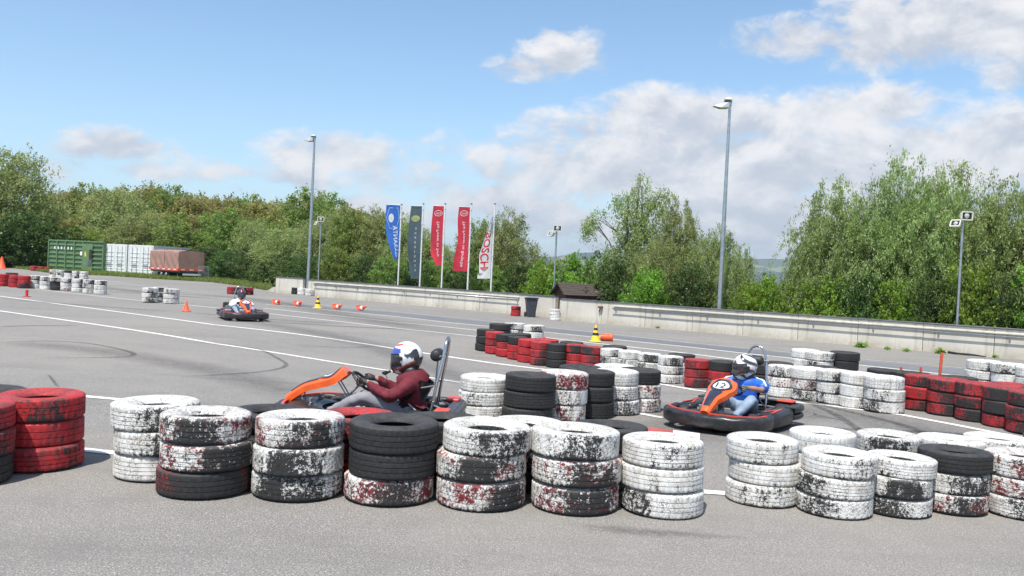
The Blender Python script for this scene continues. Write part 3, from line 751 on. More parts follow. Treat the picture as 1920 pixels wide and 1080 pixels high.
for s in stacks:
    n = len(s['specs']); zc = gz(s['c'].x, s['c'].y) + .004
    far = s['c'].length > 24
    hv = [1 + rnd.uniform(-.07, .07) for _ in s['specs']]; hv = [h_ * n / sum(hv) for h_ in hv]; nearv = s['c'].length < 11
    for k, sp_ in enumerate(s['specs']):
        hk = s['h'] * hv[k]
        r_ = s['dia'] / .60 * (1 + rnd.uniform(-.035, .015)); hs = hk / .185
        me = (rnd.choice(TFAR) if far else rnd.choice(TM if sp_[0] != 'K' else [TM[0], TM[2], TM[4], TM[1]]))
        o = bpy.data.objects.new('tyre', me); COL.objects.link(o)
        o.scale = (r_, r_, hs)
        jx, jy = (rnd.uniform(-.014, .014) * (1.5 if nearv and k else 1) for _ in range(2))
        rz = rnd.uniform(0, 2 * math.pi)
        o.location = (s['c'].x + jx, s['c'].y + jy, zc + hk * .5)
        o.rotation_euler = (R(rnd.uniform(-1, 1)), R(rnd.uniform(-1, 1)), rz)
        kd = {'K': 0, 'R': .5, 'W': 1}[sp_[0]]; wr = int(sp_[1]) / 10 if len(sp_) > 1 else .2
        ru = 0.0
        if 'r' in sp_:
            q_ = sp_[sp_.index('r') + 1:sp_.index('r') + 2]; ru = .45 + .12 * (int(q_) if q_.isdigit() else 1)
        # scuffed side faces the camera, a little to its right or left
        toc = math.atan2(-s['c'].y, -s['c'].x) + (rnd.uniform(.15, .7) if 'p' in sp_ else rnd.uniform(-.9, .9))
        la = (toc - rz + math.pi) % (2 * math.pi) - math.pi
        o.color = (kd, wr, min(1, ru), la / (2 * math.pi) + .5)
        pos_w = ORD[s['i']] + ' stack from left, ' if counts[s['row']] > 1 else ''
        tag(o, f"{look(sp_)}, {TIER[n][k]} in {pos_w}{s['row']}", 'tyre', s['group'])
        zc += hk * .985
print('tyres', sum(len(s['specs']) for s in stacks))
# ================================================================== trees and shrubs
def leaf_mat(name, a, b, trans=.35):
    m = bpy.data.materials.new(name); m.use_nodes = True; t = m.node_tree; t.nodes.clear()
    at = N(t, 'ShaderNodeAttribute', attribute_name='tone'); oi = N(t, 'ShaderNodeObjectInfo')
    cc = mixc(t, at.outputs['Fac'], a, b)
    hs = N(t, 'ShaderNodeHueSaturation'); t.links.new(cc, hs.inputs['Color'])
    t.links.new(mth(t, 'ADD', .482, mth(t, 'MULTIPLY', oi.outputs['Random'], .036)), hs.inputs['Hue'])
    t.links.new(mth(t, 'ADD', .85, mth(t, 'MULTIPLY', oi.outputs['Random'], .3)), hs.inputs['Value'])
    p = N(t, 'ShaderNodeBsdfPrincipled'); p.inputs['Roughness'].default_value = .48; p.inputs['Specular IOR Level'].default_value = .45
    t.links.new(hs.outputs[0], p.inputs['Base Color'])
    tr = N(t, 'ShaderNodeBsdfTranslucent'); hv = N(t, 'ShaderNodeHueSaturation'); hv.inputs['Value'].default_value = 1.35; hv.inputs['Hue'].default_value = .488
    t.links.new(hs.outputs[0], hv.inputs['Color']); t.links.new(hv.outputs[0], tr.inputs['Color'])
    mx = N(t, 'ShaderNodeMixShader'); mx.inputs[0].default_value = trans; t.links.new(p.outputs[0], mx.inputs[1]); t.links.new(tr.outputs[0], mx.inputs[2])
    o = N(t, 'ShaderNodeOutputMaterial'); t.links.new(mx.outputs[0], o.inputs[0]); return m
LEAF_WILLOW = leaf_mat('willow_leaf', (.15, .205, .055), (.42, .50, .20), .48)
LEAF_GREEN = leaf_mat('green_leaf', (.10, .17, .03), (.29, .40, .09), .45)
LEAF_BRIGHT = leaf_mat('bright_leaf', (.11, .22, .02), (.28, .45, .06), .45)
LEAF_OLIVE = leaf_mat('olive_leaf', (.18, .19, .05), (.42, .39, .12), .45)
LEAF_DARK = leaf_mat('dark_leaf', (.045, .09, .02), (.11, .18, .035))
BARK = mat('bark', (.115, .095, .07), .9, var=.35, vscale=9, bump=.5, bscale=30)

def crown_mesh(name, material, n_leaf, size, lobes, trunk_h, seed, strands=0.0, n_twig=900, spread=.16, aspect=.42, gap=.0):
    """lobes: (x, y, z, rx, ry, rz, weight); leaf blades gathered on twigs that stand in the lobes' outer shells"""
    r = np.random.default_rng(seed)
    Wt = np.array([l[6] for l in lobes], float); Wt /= Wt.sum()
    li = r.choice(len(lobes), n_twig, p=Wt); Lb = np.array([l[:6] for l in lobes])[li]
    d = r.normal(size=(n_twig, 3)); d /= np.linalg.norm(d, axis=1)[:, None]
    rad = r.uniform(.25, 1.0, n_twig) ** .55
    lump = 1 + .22 * np.sin(d[:, 0] * 5 + Lb[:, 0] * 3 + seed) * np.cos(d[:, 2] * 4.1 + Lb[:, 1]) + .12 * np.sin(d[:, 1] * 9 + d[:, 2] * 7)
    P = Lb[:, :3] + d * Lb[:, 3:6] * (rad * lump)[:, None]
    per = r.dirichlet(np.ones(n_twig) * 1.6) * n_leaf; per = np.maximum(2, per.astype(int)); idx = np.repeat(np.arange(n_twig), per); n = len(idx)
    out = d[idx] * np.array([1, 1, .5]); tt = r.uniform(0, 1, n)
    tl = spread * r.uniform(1.2, 3.4, n_twig)[idx]
    c = P[idx] + out * (tt * tl)[:, None] * .8 + r.normal(size=(n, 3)) * spread * .55
    if strands: c[:, 2] -= (tt ** 1.3) * strands * r.uniform(.3, 1.2, n_twig)[idx]
    nrm = r.normal(size=(n, 3)) * .8 + out * .35 + np.array([0, 0, .45]); nrm /= np.linalg.norm(nrm, axis=1)[:, None]
    ax = r.normal(size=(n, 3)); 
    if strands: ax[:, 2] -= 1.8
    ax -= nrm * (ax * nrm).sum(1)[:, None]; ax /= np.linalg.norm(ax, axis=1)[:, None] + 1e-9; sd = np.cross(nrm, ax)
    s = size * r.uniform(.6, 1.3, n)[:, None]
    v = np.empty((n, 4, 3)); v[:, 0] = c - ax * s * .5; v[:, 1] = c + sd * s * aspect * .5; v[:, 2] = c + ax * s * .5; v[:, 3] = c - sd * s * aspect * .5
    v[:, :, 2] = np.maximum(v[:, :, 2], .05)
    me = bpy.data.meshes.new(name); me.vertices.add(n * 4); me.vertices.foreach_set('co', v.ravel())
    me.loops.add(n * 4); me.loops.foreach_set('vertex_index', np.arange(n * 4)); me.polygons.add(n)
    me.polygons.foreach_set('loop_start', np.arange(n) * 4)
    me.update(calc_edges=True); me.materials.append(material)
    tone = np.clip(r.normal(.45, .18, n) + (r.normal(0, .16, n_twig))[idx], 0, 1)
    at = me.attributes.new('tone', 'FLOAT', 'FACE'); at.data.foreach_set('value', tone)
    return me
def trunk_mesh(h, r0, lobes, seed, stems=1, lean=.0):
    r = random.Random(seed); mb = MB()
    for s_ in range(stems):
        bx, by = (r.uniform(-.3, .3), r.uniform(-.25, .25)) if stems > 1 else (0, 0)
        top = Vector((bx * 3 + r.uniform(-.3, .3) + lean, by * 3, h * r.uniform(.75, .95))); pts = []; rs = []
        for k in range(8):
            t_ = k / 7; pts.append(Vector((bx, by, -.1)).lerp(top, t_) + Vector((math.sin(t_ * 5 + s_) * .08 * h / 6, math.cos(t_ * 4 + s_) * .06 * h / 6, 0))); rs.append(r0 * (1 - .82 * t_) * (1.25 if k == 0 else 1))
        mb.tube(pts, rs, 8)
        for l in lobes:
            if r.random() < 1.0 / stems + .3:
                k = r.randint(2, 5); a = pts[k]; b = Vector(l[:3]) + Vector((r.uniform(-.3, .3), r.uniform(-.3, .3), l[5] * .5)); mid_ = a.lerp(b, .5) + Vector((0, 0, .12 * (b - a).length))
                mb.tube([a, a.lerp(mid_, .6), mid_, b], [rs[k] * .55, rs[k] * .42, rs[k] * .3, rs[k] * .1], 6)
                for _ in range(2):
                    e = b + Vector((r.uniform(-.6, .6) * l[3], r.uniform(-.6, .6) * l[4], r.uniform(-.3, .35) * l[5])); mb.tube([mid_, mid_.lerp(e, .6) + Vector((0, 0, .1)), e], [rs[k] * .22, rs[k] * .14, .006], 5)
    return mb.mesh('trunk', BARK, smooth=True)
def lobes_round(h, w, z0, n, seed, tall=.42, jag=.3):
    r = random.Random(seed); L_ = []
    for i in range(n):
        f = (i + .5) / n; z = z0 + (h - z0) * (f * .86 + .06); env = (max(.05, 1 - (abs(f - .42) / .66) ** 2.2)) ** .8
        a = i * 2.4 + r.uniform(-.5, .5); rr = w * .5 * env * r.uniform(.25, .75)
        sz = w * r.uniform(.17, .28) * (.70 + .55 * env); L_.append((math.cos(a) * rr, math.sin(a) * rr, z, sz, sz, sz * r.uniform(.8, 1.2), sz ** 2))
    return L_
TREES = {}
def proto(key, leafm, h, w, z0, nl, leaves, size, seed, strands=0, stems=1, r0=.12, n_twig=900, spread=.16, extra=(), aspect=.42):
    L_ = lobes_round(h, w, z0, nl, seed) + list(extra)
    TREES[key] = (trunk_mesh(h * .78, r0, L_, seed, stems), crown_mesh('crown', leafm, leaves, size, L_, z0, seed, strands, n_twig, spread, aspect), h, w)
# single tall willow with a loose open top and one hanging side limb
L_ = [(0, 0, 2.3, 1.25, 1.2, 1.0, 2.4), (-.6, .2, 3.4, .95, .9, .8, 1.5), (.7, -.1, 3.6, .95, .9, .8, 1.5), (0, 0, 4.6, .85, .8, .75, 1.5), (-.35, 0, 5.6, .6, .6, .75, .95), (.75, .1, 5.3, .62, .6, .7, .9), (.15, 0, 6.5, .36, .36, .55, .42), (1.0, 0, 6.1, .35, .3, .4, .32),
      (-1.9, .1, 4.7, .34, .34, .55, .34), (-1.55, 0, 5.2, .22, .22, .3, .13), (-1.3, .1, 2.2, .85, .7, .9, 1.0), (1.3, .1, 2.4, .9, .8, .9, 1.1), (0, 0, 1.2, 1.5, 1.1, .8, 1.4)]
TREES['tall_willow'] = (trunk_mesh(6.1, .13, L_, 5, 2), crown_mesh('crown', LEAF_WILLOW, 34000, .115, L_, 1, 11, .55, 1500, .15, .36), 7.2, 4.4)
proto('willow', LEAF_WILLOW, 5.6, 4.6, .3, 16, 46000, .125, 21, .45, 3, .10, 1500, .16, aspect=.38)
proto('willow_b', LEAF_WILLOW, 6.2, 4.2, .3, 16, 46000, .13, 22, .4, 3, .10, 1500, .17, aspect=.4)
proto('broad', LEAF_GREEN, 5.2, 4.4, .2, 15, 36000, .13, 31, 0, 3, .10, 1300, .17, aspect=.6)
proto('bright', LEAF_BRIGHT, 3.0, 3.0, .05, 11, 15000, .12, 41, 0, 4, .05, 900, .13, aspect=.6)
proto('dark', LEAF_DARK, 4.2, 4.4, .05, 11, 20000, .14, 51, 0, 3, .08, 900, .18, aspect=.6)
cone_l = [(0, 0, .4 + k * .42, .95 * (1 - k / 11) + .08, .95 * (1 - k / 11) + .08, .34, (1 - k / 10.5) + .05) for k in range(10)]
TREES['pointed'] = (trunk_mesh(4.4, .06, cone_l[:5], 6, 1), crown_mesh('crown', LEAF_BRIGHT, 15000, .12, cone_l, .3, 61, 0, 900, .13, .6), 4.9, 2.0)
sp_l = lobes_round(7.2, 2.8, 2.6, 12, 71)
TREES['sparse'] = (trunk_mesh(6.2, .10, sp_l, 7, 2), crown_mesh('crown', LEAF_WILLOW, 9500, .11, sp_l, 1, 71, .3, 700, .15, .36), 7.4, 3.0)
proto('forest_olive', LEAF_OLIVE, 9.5, 6.6, 1.0, 13, 20000, .27, 81, 0, 2, .16, 1100, .34, aspect=.7)
proto('forest_green', LEAF_GREEN, 9.0, 6.8, .6, 13, 20000, .26, 82, 0, 2, .16, 1100, .34, aspect=.7)
proto('forest_willow', LEAF_WILLOW, 9.0, 6.8, .4, 13, 24000, .22, 83, .6, 3, .16, 1300, .32, aspect=.5)
proto('forest_dark', LEAF_DARK, 7.0, 7.0, .1, 12, 18000, .27, 84, 0, 2, .14, 900, .34, aspect=.7)
bare = lobes_round(9.5, 5.0, 3.0, 12, 91)
TREES['bare_top'] = (trunk_mesh(9.3, .14, bare + bare, 9, 3), crown_mesh('crown', LEAF_OLIVE, 5000, .2, bare, 2, 91, 0, 800, .3, .6), 10, 5)

def wall_depth(px):
    d_ = CR * ((px - 960) / FPX) + _fwd; k = d_.x / d_.y; a, b = (wr_a, wr_b) if px > 1046 else (wl_a, wl_b)
    sl = (b.x - a.x) / (b.y - a.y); return (a.x - sl * a.y) / (k - sl)
def tree(key, px, py_top, depth, label, zb=0.0, wpx=None, name=None, cat='tree', group=None, rz=None):
    if zb < -.5:
        keep = 1.9 if (py_top < 470) else 1.1
        depth = max(depth, wall_depth(px) + keep + (wpx or 60) / FPX * depth * .30)
    tm, cm2, h, wd = TREES[key]; tp = at_depth(px, py_top, depth)
    H = tp.z - zb; s = H / (h * 1.03)
    sx = s if wpx is None else (wpx / FPX * depth) / wd
    sx = min(max(sx, s * .6), s * 1.9)
    base = thing(name or 'tree', label, cat, (tp.x, depth, zb), rnd.uniform(0, 6.28) if rz is None else rz, group)
    base.scale = (sx, sx, s)
    link('trunk', tm, base); link('crown', cm2, base); return base
# right of the gap, behind the low wall (ground lower there)
ZB = -.75
T = tree
T('tall_willow', 1197, 306, 35.5, 'tall loose willow with open top between the hut and the tall lamp', ZB, 190, 'willow_tree', rz=0)
T('willow', 1272, 384, 35.0, 'dense mid green tree directly right of the tall willow', ZB, 125)
T('willow_b', 1345, 418, 33.0, 'pale willow right behind the tall right lamp post', ZB, 120, 'willow_tree')
T('willow', 1235, 450, 33.5, 'leafy willow shrub at the foot of the tall willow', ZB, 120, 'willow_tree')
T('dark', 1160, 480, 34.5, 'dark green shrub right behind the brown hut', ZB, 120, 'shrub', 'shrub')
T('dark', 1300, 500, 31.5, 'dark shrub at the wall beside the tall lamp', ZB, 130, 'shrub', 'shrub')
T('bright', 1215, 505, 31.8, 'green shrub below the tall willow at the wall', ZB, 90, 'shrub', 'shrub')
T('willow', 1385, 470, 30.5, 'low pale willow shrub right of the tall lamp', ZB, 80, 'willow_tree')
T('bright', 1440, 517, 29.5, 'bright green shrub in the open view to the hills', ZB, 85, 'shrub', 'shrub')
T('bright', 1490, 530, 28.7, 'low bright shrub left of the right tree group', ZB, 70, 'shrub', 'shrub')
T('bright', 1405, 534, 29.3, 'low bright shrub just right of the lamp', ZB, 60, 'shrub', 'shrub')
T('willow', 1565, 355, 28.2, 'leftmost rounded willow of the big right tree group', ZB, 165, 'willow_tree')
T('willow_b', 1648, 345, 27.6, 'second willow from left in the big right tree group', ZB, 165, 'willow_tree')
T('willow', 1703, 312, 27.8, 'dense green tree in the middle of the right group', ZB, 150)
T('sparse', 1778, 272, 28.0, 'sparse tree whose thin tips rise above the right group', ZB, 150)
T('willow', 1770, 345, 26.6, 'willow just behind the right floodlight pole', ZB, 150, 'willow_tree')
T('willow_b', 1850, 352, 26.3, 'willow right of the right floodlight pole', ZB, 130, 'willow_tree')
T('willow_b', 1900, 318, 25.8, 'broad green tree at the right edge', ZB, 170)
T('willow', 1990, 330, 25.0, 'willow beyond the right edge tree', ZB, 170, 'willow_tree')
T('willow', 1520, 452, 27.6, 'low willow shrub at the left foot of the right group', ZB, 70, 'willow_tree')
for i, (px, py) in enumerate(((1560, 520), (1625, 510), (1690, 530), (1755, 520), (1830, 500), (1895, 520), (1965, 500))):
    T('dark' if i % 2 else 'bright', px, py, 26.5 - i * .45, f'{"dark" if i % 2 else "fresh green"} undergrowth shrub, {ORD[i]} from left behind the right wall', ZB, 110, 'shrub', 'shrub', 'undergrowth behind the right wall')
# round the gap and flags
T('pointed', 1078, 455, 37, 'pointed bright green tree above the brown hut', ZB, 65)
T('pointed', 1108, 468, 38, 'smaller pointed green tree right of the hut roof peak', ZB, 55)
T('bright', 1030, 486, 36.5, 'bright green tree left of the small floodlight pole', ZB, 90)
T('pointed', 1012, 478, 38, 'pointed green tree between white flag and floodlight', ZB, 60)
T('bright', 1075, 512, 35.2, 'bright green shrub right behind the hut roof', ZB, 110, 'shrub', 'shrub')
T('willow_b', 950, 386, 43, 'broad willow just behind the white flag', ZB, 130, 'willow_tree')
T('broad', 905, 420, 44, 'green tree between the last two flags', ZB, 90)
T('dark', 985, 492, 40, 'dark shrub behind the wall near the bin', ZB, 100, 'shrub', 'shrub')
T('willow', 850, 470, 46, 'low willow between the two red flags', ZB, 110, 'willow_tree')
T('willow_b', 800, 425, 48, 'willow behind the dark green flag', ZB, 110, 'willow_tree')
T('willow', 765, 410, 50, 'willow behind the blue flag', ZB, 110, 'willow_tree')
T('willow_b', 715, 385, 52, 'willow left of the blue flag', ZB, 120, 'willow_tree')
T('broad', 660, 400, 53, 'green tree right of the far floodlight pole', ZB, 110)
for i, (px, py, dd) in enumerate(((640, 470, 47), (690, 480, 46), (740, 485, 44), (790, 488, 43), (835, 492, 42), (880, 495, 41), (925, 498, 40))):
    T('dark' if i % 2 else 'broad', px, py, dd, f'{"dark" if i % 2 else "mid green"} shrub, {ORD[i]} from left behind the flag wall', ZB, 90, 'shrub', 'shrub', 'undergrowth behind the flag wall')
# left wood
T('forest_willow', 25, 278, 84, 'tall willow at the left edge of the picture', 0, 165, 'willow_tree')
T('forest_green', -60, 300, 86, 'green tree just beyond the left edge', 0, 160)
T('forest_dark', 60, 400, 80, 'dark shady tree behind the crowd barrier', 0, 120)
T('forest_dark', -20, 420, 79, 'dark tree at the far left behind the red cone', 0, 120)
T('forest_willow', 215, 352, 92, 'silvery willow behind the white containers', 0, 150, 'willow_tree')
T('forest_willow', 272, 400, 88, 'lower silvery willow behind the tarp trailer', 0, 120, 'willow_tree')
T('forest_green', 150, 430, 86, 'green tree behind the green container', 0, 110)
T('forest_green', 345, 425, 86, 'green tree above the right end of the trailer', 0, 110)
T('forest_green', 425, 400, 80, 'upright green tree right of the trailer', 0, 90)
T('forest_willow', 472, 412, 78, 'light leaved tree in the middle of the left wood', 0, 90, 'willow_tree')
T('bare_top', 590, 346, 88, 'half bare round tree above the far lamp post', 0, 80)
T('forest_green', 575, 366, 72, 'dark topped green tree left of the far lamp', 0, 110)
T('forest_willow', 545, 425, 60, 'bushy willow left of the far wall end', 0, 120, 'willow_tree')
T('willow', 605, 405, 58, 'willow between far lamp and floodlight pole', 0, 110, 'willow_tree')
T('forest_willow', 640, 395, 64, 'willow right behind the far floodlight pole', 0, 100, 'willow_tree')
for i, (px, py, dd) in enumerate(((388, 462, 74), (432, 470, 70), (478, 462, 66), (515, 478, 60), (555, 480, 56), (590, 478, 54))):
    T('dark', px, py, dd, f'dark hedge shrub, {ORD[i]} from left behind the grass strip', .05, 85, 'shrub', 'shrub', 'dark shrubs along the grass strip')
for i, (px, py) in enumerate(((100, 362), (135, 358), (168, 356), (205, 362), (243, 352), (282, 346), (318, 358), (352, 368), (388, 366), (424, 370), (460, 374), (495, 378), (528, 378), (562, 384), (612, 372), (655, 388), (700, 400), (745, 415))):
    k = 'forest_olive' if i % 4 != 2 else 'forest_green'
    T(k, px + rnd.uniform(-6, 6), py, 112 + rnd.uniform(-8, 8), f'{"olive brown" if k == "forest_olive" else "green"} spring tree, {ORD[i]} from left along the wood top', 0, 105, 'forest_tree', 'tree', 'trees along the top of the wood')
for i, (px, py) in enumerate(((90, 398), (128, 402), (180, 405), (240, 402), (300, 398), (330, 405), (370, 402), (410, 408), (450, 412), (500, 412), (540, 415))):
    k = ('forest_olive', 'forest_green')[i % 2]
    T(k, px + rnd.uniform(-6, 6), py, 101 + rnd.uniform(-4, 4), f'{"olive brown" if k == "forest_olive" else "green"} tree, {ORD[i]} from left in the wood middle row', 0, 95, 'forest_tree', 'tree', 'trees in the middle row of the wood')
for i, (px, py) in enumerate(((350, 455), (385, 450), (420, 452), (460, 458), (500, 455), (535, 458))):
    T('forest_dark', px, py, 90, f'dark tree, {ORD[i]} from left in the lowest wood row', 0, 90, 'forest_tree', 'tree', 'dark trees low in the wood')

# ---- grass along the verge and weeds at the wall foot
def grass_patch(name, pts_a, pts_b, n, hgt, seed):
    r = np.random.default_rng(seed); A = np.array([tuple(p) for p in pts_a]); B = np.array([tuple(p) for p in pts_b])
    u = r.uniform(0, len(A) - 1.001, n); i = u.astype(int); f = (u - i)[:, None]; v = r.uniform(0, 1, n)[:, None] ** 1.4
    a = A[i] * (1 - f) + A[i + 1] * f; b = B[i] * (1 - f) + B[i + 1] * f; c = a * (1 - v) + b * v; c[:, 2] = .02 + .1 * v[:, 0]
    h = hgt * r.uniform(.4, 1.2, n); an = r.uniform(0, 6.28, n); w_ = .02 + .02 * r.random(n); ln = r.normal(size=(n, 2)) * .3
    V_ = np.empty((n, 3, 3)); V_[:, 0] = c; V_[:, 1] = c; V_[:, 2] = c
    V_[:, 0, 0] -= np.cos(an) * w_; V_[:, 0, 1] -= np.sin(an) * w_; V_[:, 1, 0] += np.cos(an) * w_; V_[:, 1, 1] += np.sin(an) * w_
    V_[:, 2, 2] += h; V_[:, 2, 0] += ln[:, 0] * h; V_[:, 2, 1] += ln[:, 1] * h
    me = bpy.data.meshes.new(name); me.from_pydata(V_.reshape(-1, 3).tolist(), [], np.arange(n * 3).reshape(-1, 3).tolist()); me.materials.append(GRASSL)
    me.attributes.new('tone', 'FLOAT', 'FACE').data.foreach_set('value', np.clip(r.normal(.5, .25, n), 0, 1))
    o = link(name, me); return tag(o, 'uneven green grass strip between asphalt and wood', 'grass', kind='stuff')
GRASSL = leaf_mat('grass_leaf', (.10, .15, .025), (.28, .32, .08), .3)
ea = edge[2:]; eb = [p + hdir(p) * 7 for p in ea]; grass_patch('grass', ea, eb, 26000, .22, 3)
for i, (px, py, sz, lb) in enumerate(((1614, 650.5, .28, 'leafy green weed at the wall foot near the orange posts'), (1664, 655, .14, 'small weed just right of the leafy one at the wall'), (1700, 658.5, .16, 'tiny weed at a wall joint right of centre'),
        (1763, 662, .24, 'weed at the wall foot behind the tall orange post'), (1233, 614.5, .10, 'dry tuft at the right wall foot near the rail start'), (1405, 626, .12, 'weed tuft at the wall above the kart driver'), (1375, 623.5, .10, 'tiny tuft left of the tuft above the kart driver'), (1865, 670, .14, 'weed at the foot of the rightmost wall joint'),
        (1029, 592, .55, 'bushy weed growing in the wall opening beside white tyres'))):
    r = np.random.default_rng(100 + i); n = 160; c = r.normal(size=(n, 3)) * np.array([.32, .14, .26]) * sz; c[:, 2] = np.abs(c[:, 2]) + .02
    mb = MB()
    for q in c:
        a = Vector(r.normal(size=3)).normalized(); b = a.orthogonal().normalized(); s_ = sz * .16; q = Vector(q)
        mb.add([q - a * s_, q + b * s_ * .5, q + a * s_, q - b * s_ * .5], [(0, 1, 2, 3)])
    for k in range(5): mb.tube([(0, 0, 0), (r.normal() * .1 * sz, r.normal() * .05 * sz, sz * .4)], .006 * (sz / .2), 4)
    me = mb.mesh('weed', LEAF_BRIGHT, fix=False); me.attributes.new('tone', 'FLOAT', 'FACE').data.foreach_set('value', [rnd.random() for _ in me.polygons])
    o = link('weed', me); g_ = G(px, py + 1.5); o.location = (g_.x, g_.y, 0); tag(o, lb, 'plant')

# ================================================================== masts, floodlights, flags
def floor_pole(px_base, py_base_px, extra=.6):
    p_ = G(px_base, py_base_px); return p_
def mast(px_top, py_top, depth, label, size=1.0):
    tp = at_depth(px_top, py_top, depth); t_ = thing('lamp_mast', label, 'street lamp', (tp.x, depth, -.7)); H = tp.z + .7
    m = MB(); m.tube([(0, 0, 0), (0, 0, H * .5), (0, 0, H)], [.095 * size, .07 * size, .042 * size], 14); m.build('pole', GALV, t_, smooth=True, angle=40)
    m = MB(); m.box((.0, 0, H - .08), (.11, .11, .18), bev=.02); m.build('collar', GALVD, t_)
    m = MB()   # wedge shaped main luminaire pointing left, tipped down
    q = Matrix.Rotation(R(-4), 3, 'Y')
    vs = [(-.56, -.10, .0), (-.56, .10, .0), (-.06, -.17, -.07), (-.06, .17, -.07), (-.06, -.15, .11), (-.06, .15, .11), (-.32, -.17, -.07), (-.32, .17, -.07), (-.28, -.13, .09), (-.28, .13, .09), (-.54, -.08, .03), (-.54, .08, .03)]
    bm = bmesh.new(); bmesh.ops.convex_hull(bm, input=[bm.verts.new(q @ Vector(v)) for v in vs]); bm.verts.index_update()
    m.add([v.co + Vector((0, 0, H - .16)) for v in bm.verts], [[v.index for v in f.verts] for f in bm.faces]); bm.free(); hd = m.build('lamp_head', ALU, t_)
    m = MB(); m.box((-.20, 0, H - .16 - .078), (.24, .26, .014), rot=Matrix.Rotation(R(-4), 3, 'Y')); m.build('lens', LENS, hd)
    m = MB(); m.box((-.07, .02, H + .02 + .045), (.24, .22, .09), bev=.03); m.build('control_box', CREAM, t_)
    m = MB(); m.box((-.06, .02, H + .005), (.25, .20, .02)); m.build('mounting_plate', BLACKM, t_)
    return t_
ALU = mat('cast_aluminium', (.40, .41, .42), .5, .4, var=.1); LENS = mat('lamp_lens', (.32, .27, .15), .2, var=.2, vscale=12); CREAM = mat('cream_housing', (.66, .67, .55), .5, var=.06)
mast(1369, 190, wall_depth(1352) + .7, 'tall steel lamp mast behind the right concrete wall'); mast(590, 257, wall_depth(581) + .8, 'tall steel lamp mast behind the far left end of the wall', 1.2)
LAMPG = mat('floodlight_glass', (.55, .56, .54), .12, .3, var=.1)
def flood(px_top, py_top, depth, label):
    tp = at_depth(px_top, py_top, depth); t_ = thing('floodlight_pole', label, 'floodlight', (tp.x, depth, -.7), 0); H = tp.z + .7
    m = MB(); m.tube([(0, 0, 0), (0, 0, H)], [.045, .035], 10); m.build('pole', GALV, t_, smooth=True, angle=40)
    m = MB(); m.tube([(-.16, -.02, H - .22), (0, -.02, H - .20), (0, -.02, H + .02), (.02, -.02, H + .02)], .016, 6); m.build('bracket', GALVD, t_)
    def head(name, c, rz, rx, sc=1.0):
        e = MB(); rot = Matrix.Rotation(rz, 3, 'Z') @ Matrix.Rotation(rx, 3, 'X')
        c = Vector(c); W_, H_ = .34 * sc, .24 * sc
        for (x, z, a, b) in ((0, H_ / 2, W_, .03), (0, -H_ / 2, W_, .03), (-W_ / 2, 0, .03, H_ - .03), (W_ / 2, 0, .03, H_ - .03)):
            e.box(rot @ Vector((x, -.07, z)) + c, (a, .03, b), rot)
        e.box(rot @ Vector((0, .03, 0)) + c, (W_ * .82, .12, H_ * .82), rot, bev=.03)
        hd = e.build('housing', CREAM, t_)
        g_ = MB(); g_.box(rot @ Vector((0, -.045, 0)) + c, (W_ - .05, .02, H_ - .05), rot); g_.build('front_glass', BLACKM, hd)
        g_ = MB(); g_.lathe([(.0, .028), (.05 * sc, .024), (.078 * sc, .010), (.082 * sc, .0)], 20, c=rot @ Vector((0, -.056, 0)) + c, rot=rot @ Matrix.Rotation(R(90), 3, 'X')); g_.build('reflector', LAMPG, hd, smooth=True)
    head('housing', (.02, -.10, H + .0), R(4), R(4), .95); head('housing', (-.20, -.04, H - .25), R(-55), R(-24), .8)
flood(1806, 405, wall_depth(1804) + .6, 'small floodlight pole with two lamps before the right tree group')
flood(1044, 428, wall_depth(1040) + .7, 'small floodlight pole with two lamps beside the brown hut')
flood(602, 411, wall_depth(600) + .8, 'small floodlight pole with two lamps behind the far wall end')

WHITEPOLE = mat('white_pole', (.72, .72, .72), .35, .2, var=.05)
def flag_cloth(m_rgb, name):
    m = bpy.data.materials.new(name); m.use_nodes = True; t = m.node_tree; t.nodes.clear()
    p = N(t, 'ShaderNodeBsdfPrincipled'); p.inputs['Roughness'].default_value = .7; p.inputs['Base Color'].default_value = (*m_rgb, 1); p.inputs['Sheen Weight'].default_value = .2
    c = N(t, 'ShaderNodeTexCoord').outputs['Object']; cc = mixc(t, sstep(t, noise(t, c, 4, 5, .6), .3, .7), [x * .88 for x in m_rgb], [min(1, x * 1.08) for x in m_rgb]); t.links.new(cc, p.inputs['Base Color'])
    tr = N(t, 'ShaderNodeBsdfTranslucent'); t.links.new(cc, tr.inputs['Color']); mx = N(t, 'ShaderNodeMixShader'); mx.inputs[0].default_value = .35
    t.links.new(p.outputs[0], mx.inputs[1]); t.links.new(tr.outputs[0], mx.inputs[2]); o = N(t, 'ShaderNodeOutputMaterial'); t.links.new(mx.outputs[0], o.inputs[0]); return m
FL = {'blue': flag_cloth((.03, .16, .56), 'blue_cloth'), 'slate': flag_cloth((.075, .12, .145), 'slate_cloth'), 'red': flag_cloth((.66, .035, .065), 'red_cloth'), 'white': flag_cloth((.78, .78, .78), 'white_cloth'),
      'pw': flag_cloth((.82, .82, .84), 'white_print'), 'pg': flag_cloth((.42, .46, .16), 'green_print'), 'pr': flag_cloth((.72, .03, .03), 'red_print'), 'pk': flag_cloth((.04, .05, .08), 'dark_print'), 'pb': flag_cloth((.42, .60, .85), 'pale_blue_print'), 'ps': flag_cloth((.62, .68, .70), 'silver_print')}
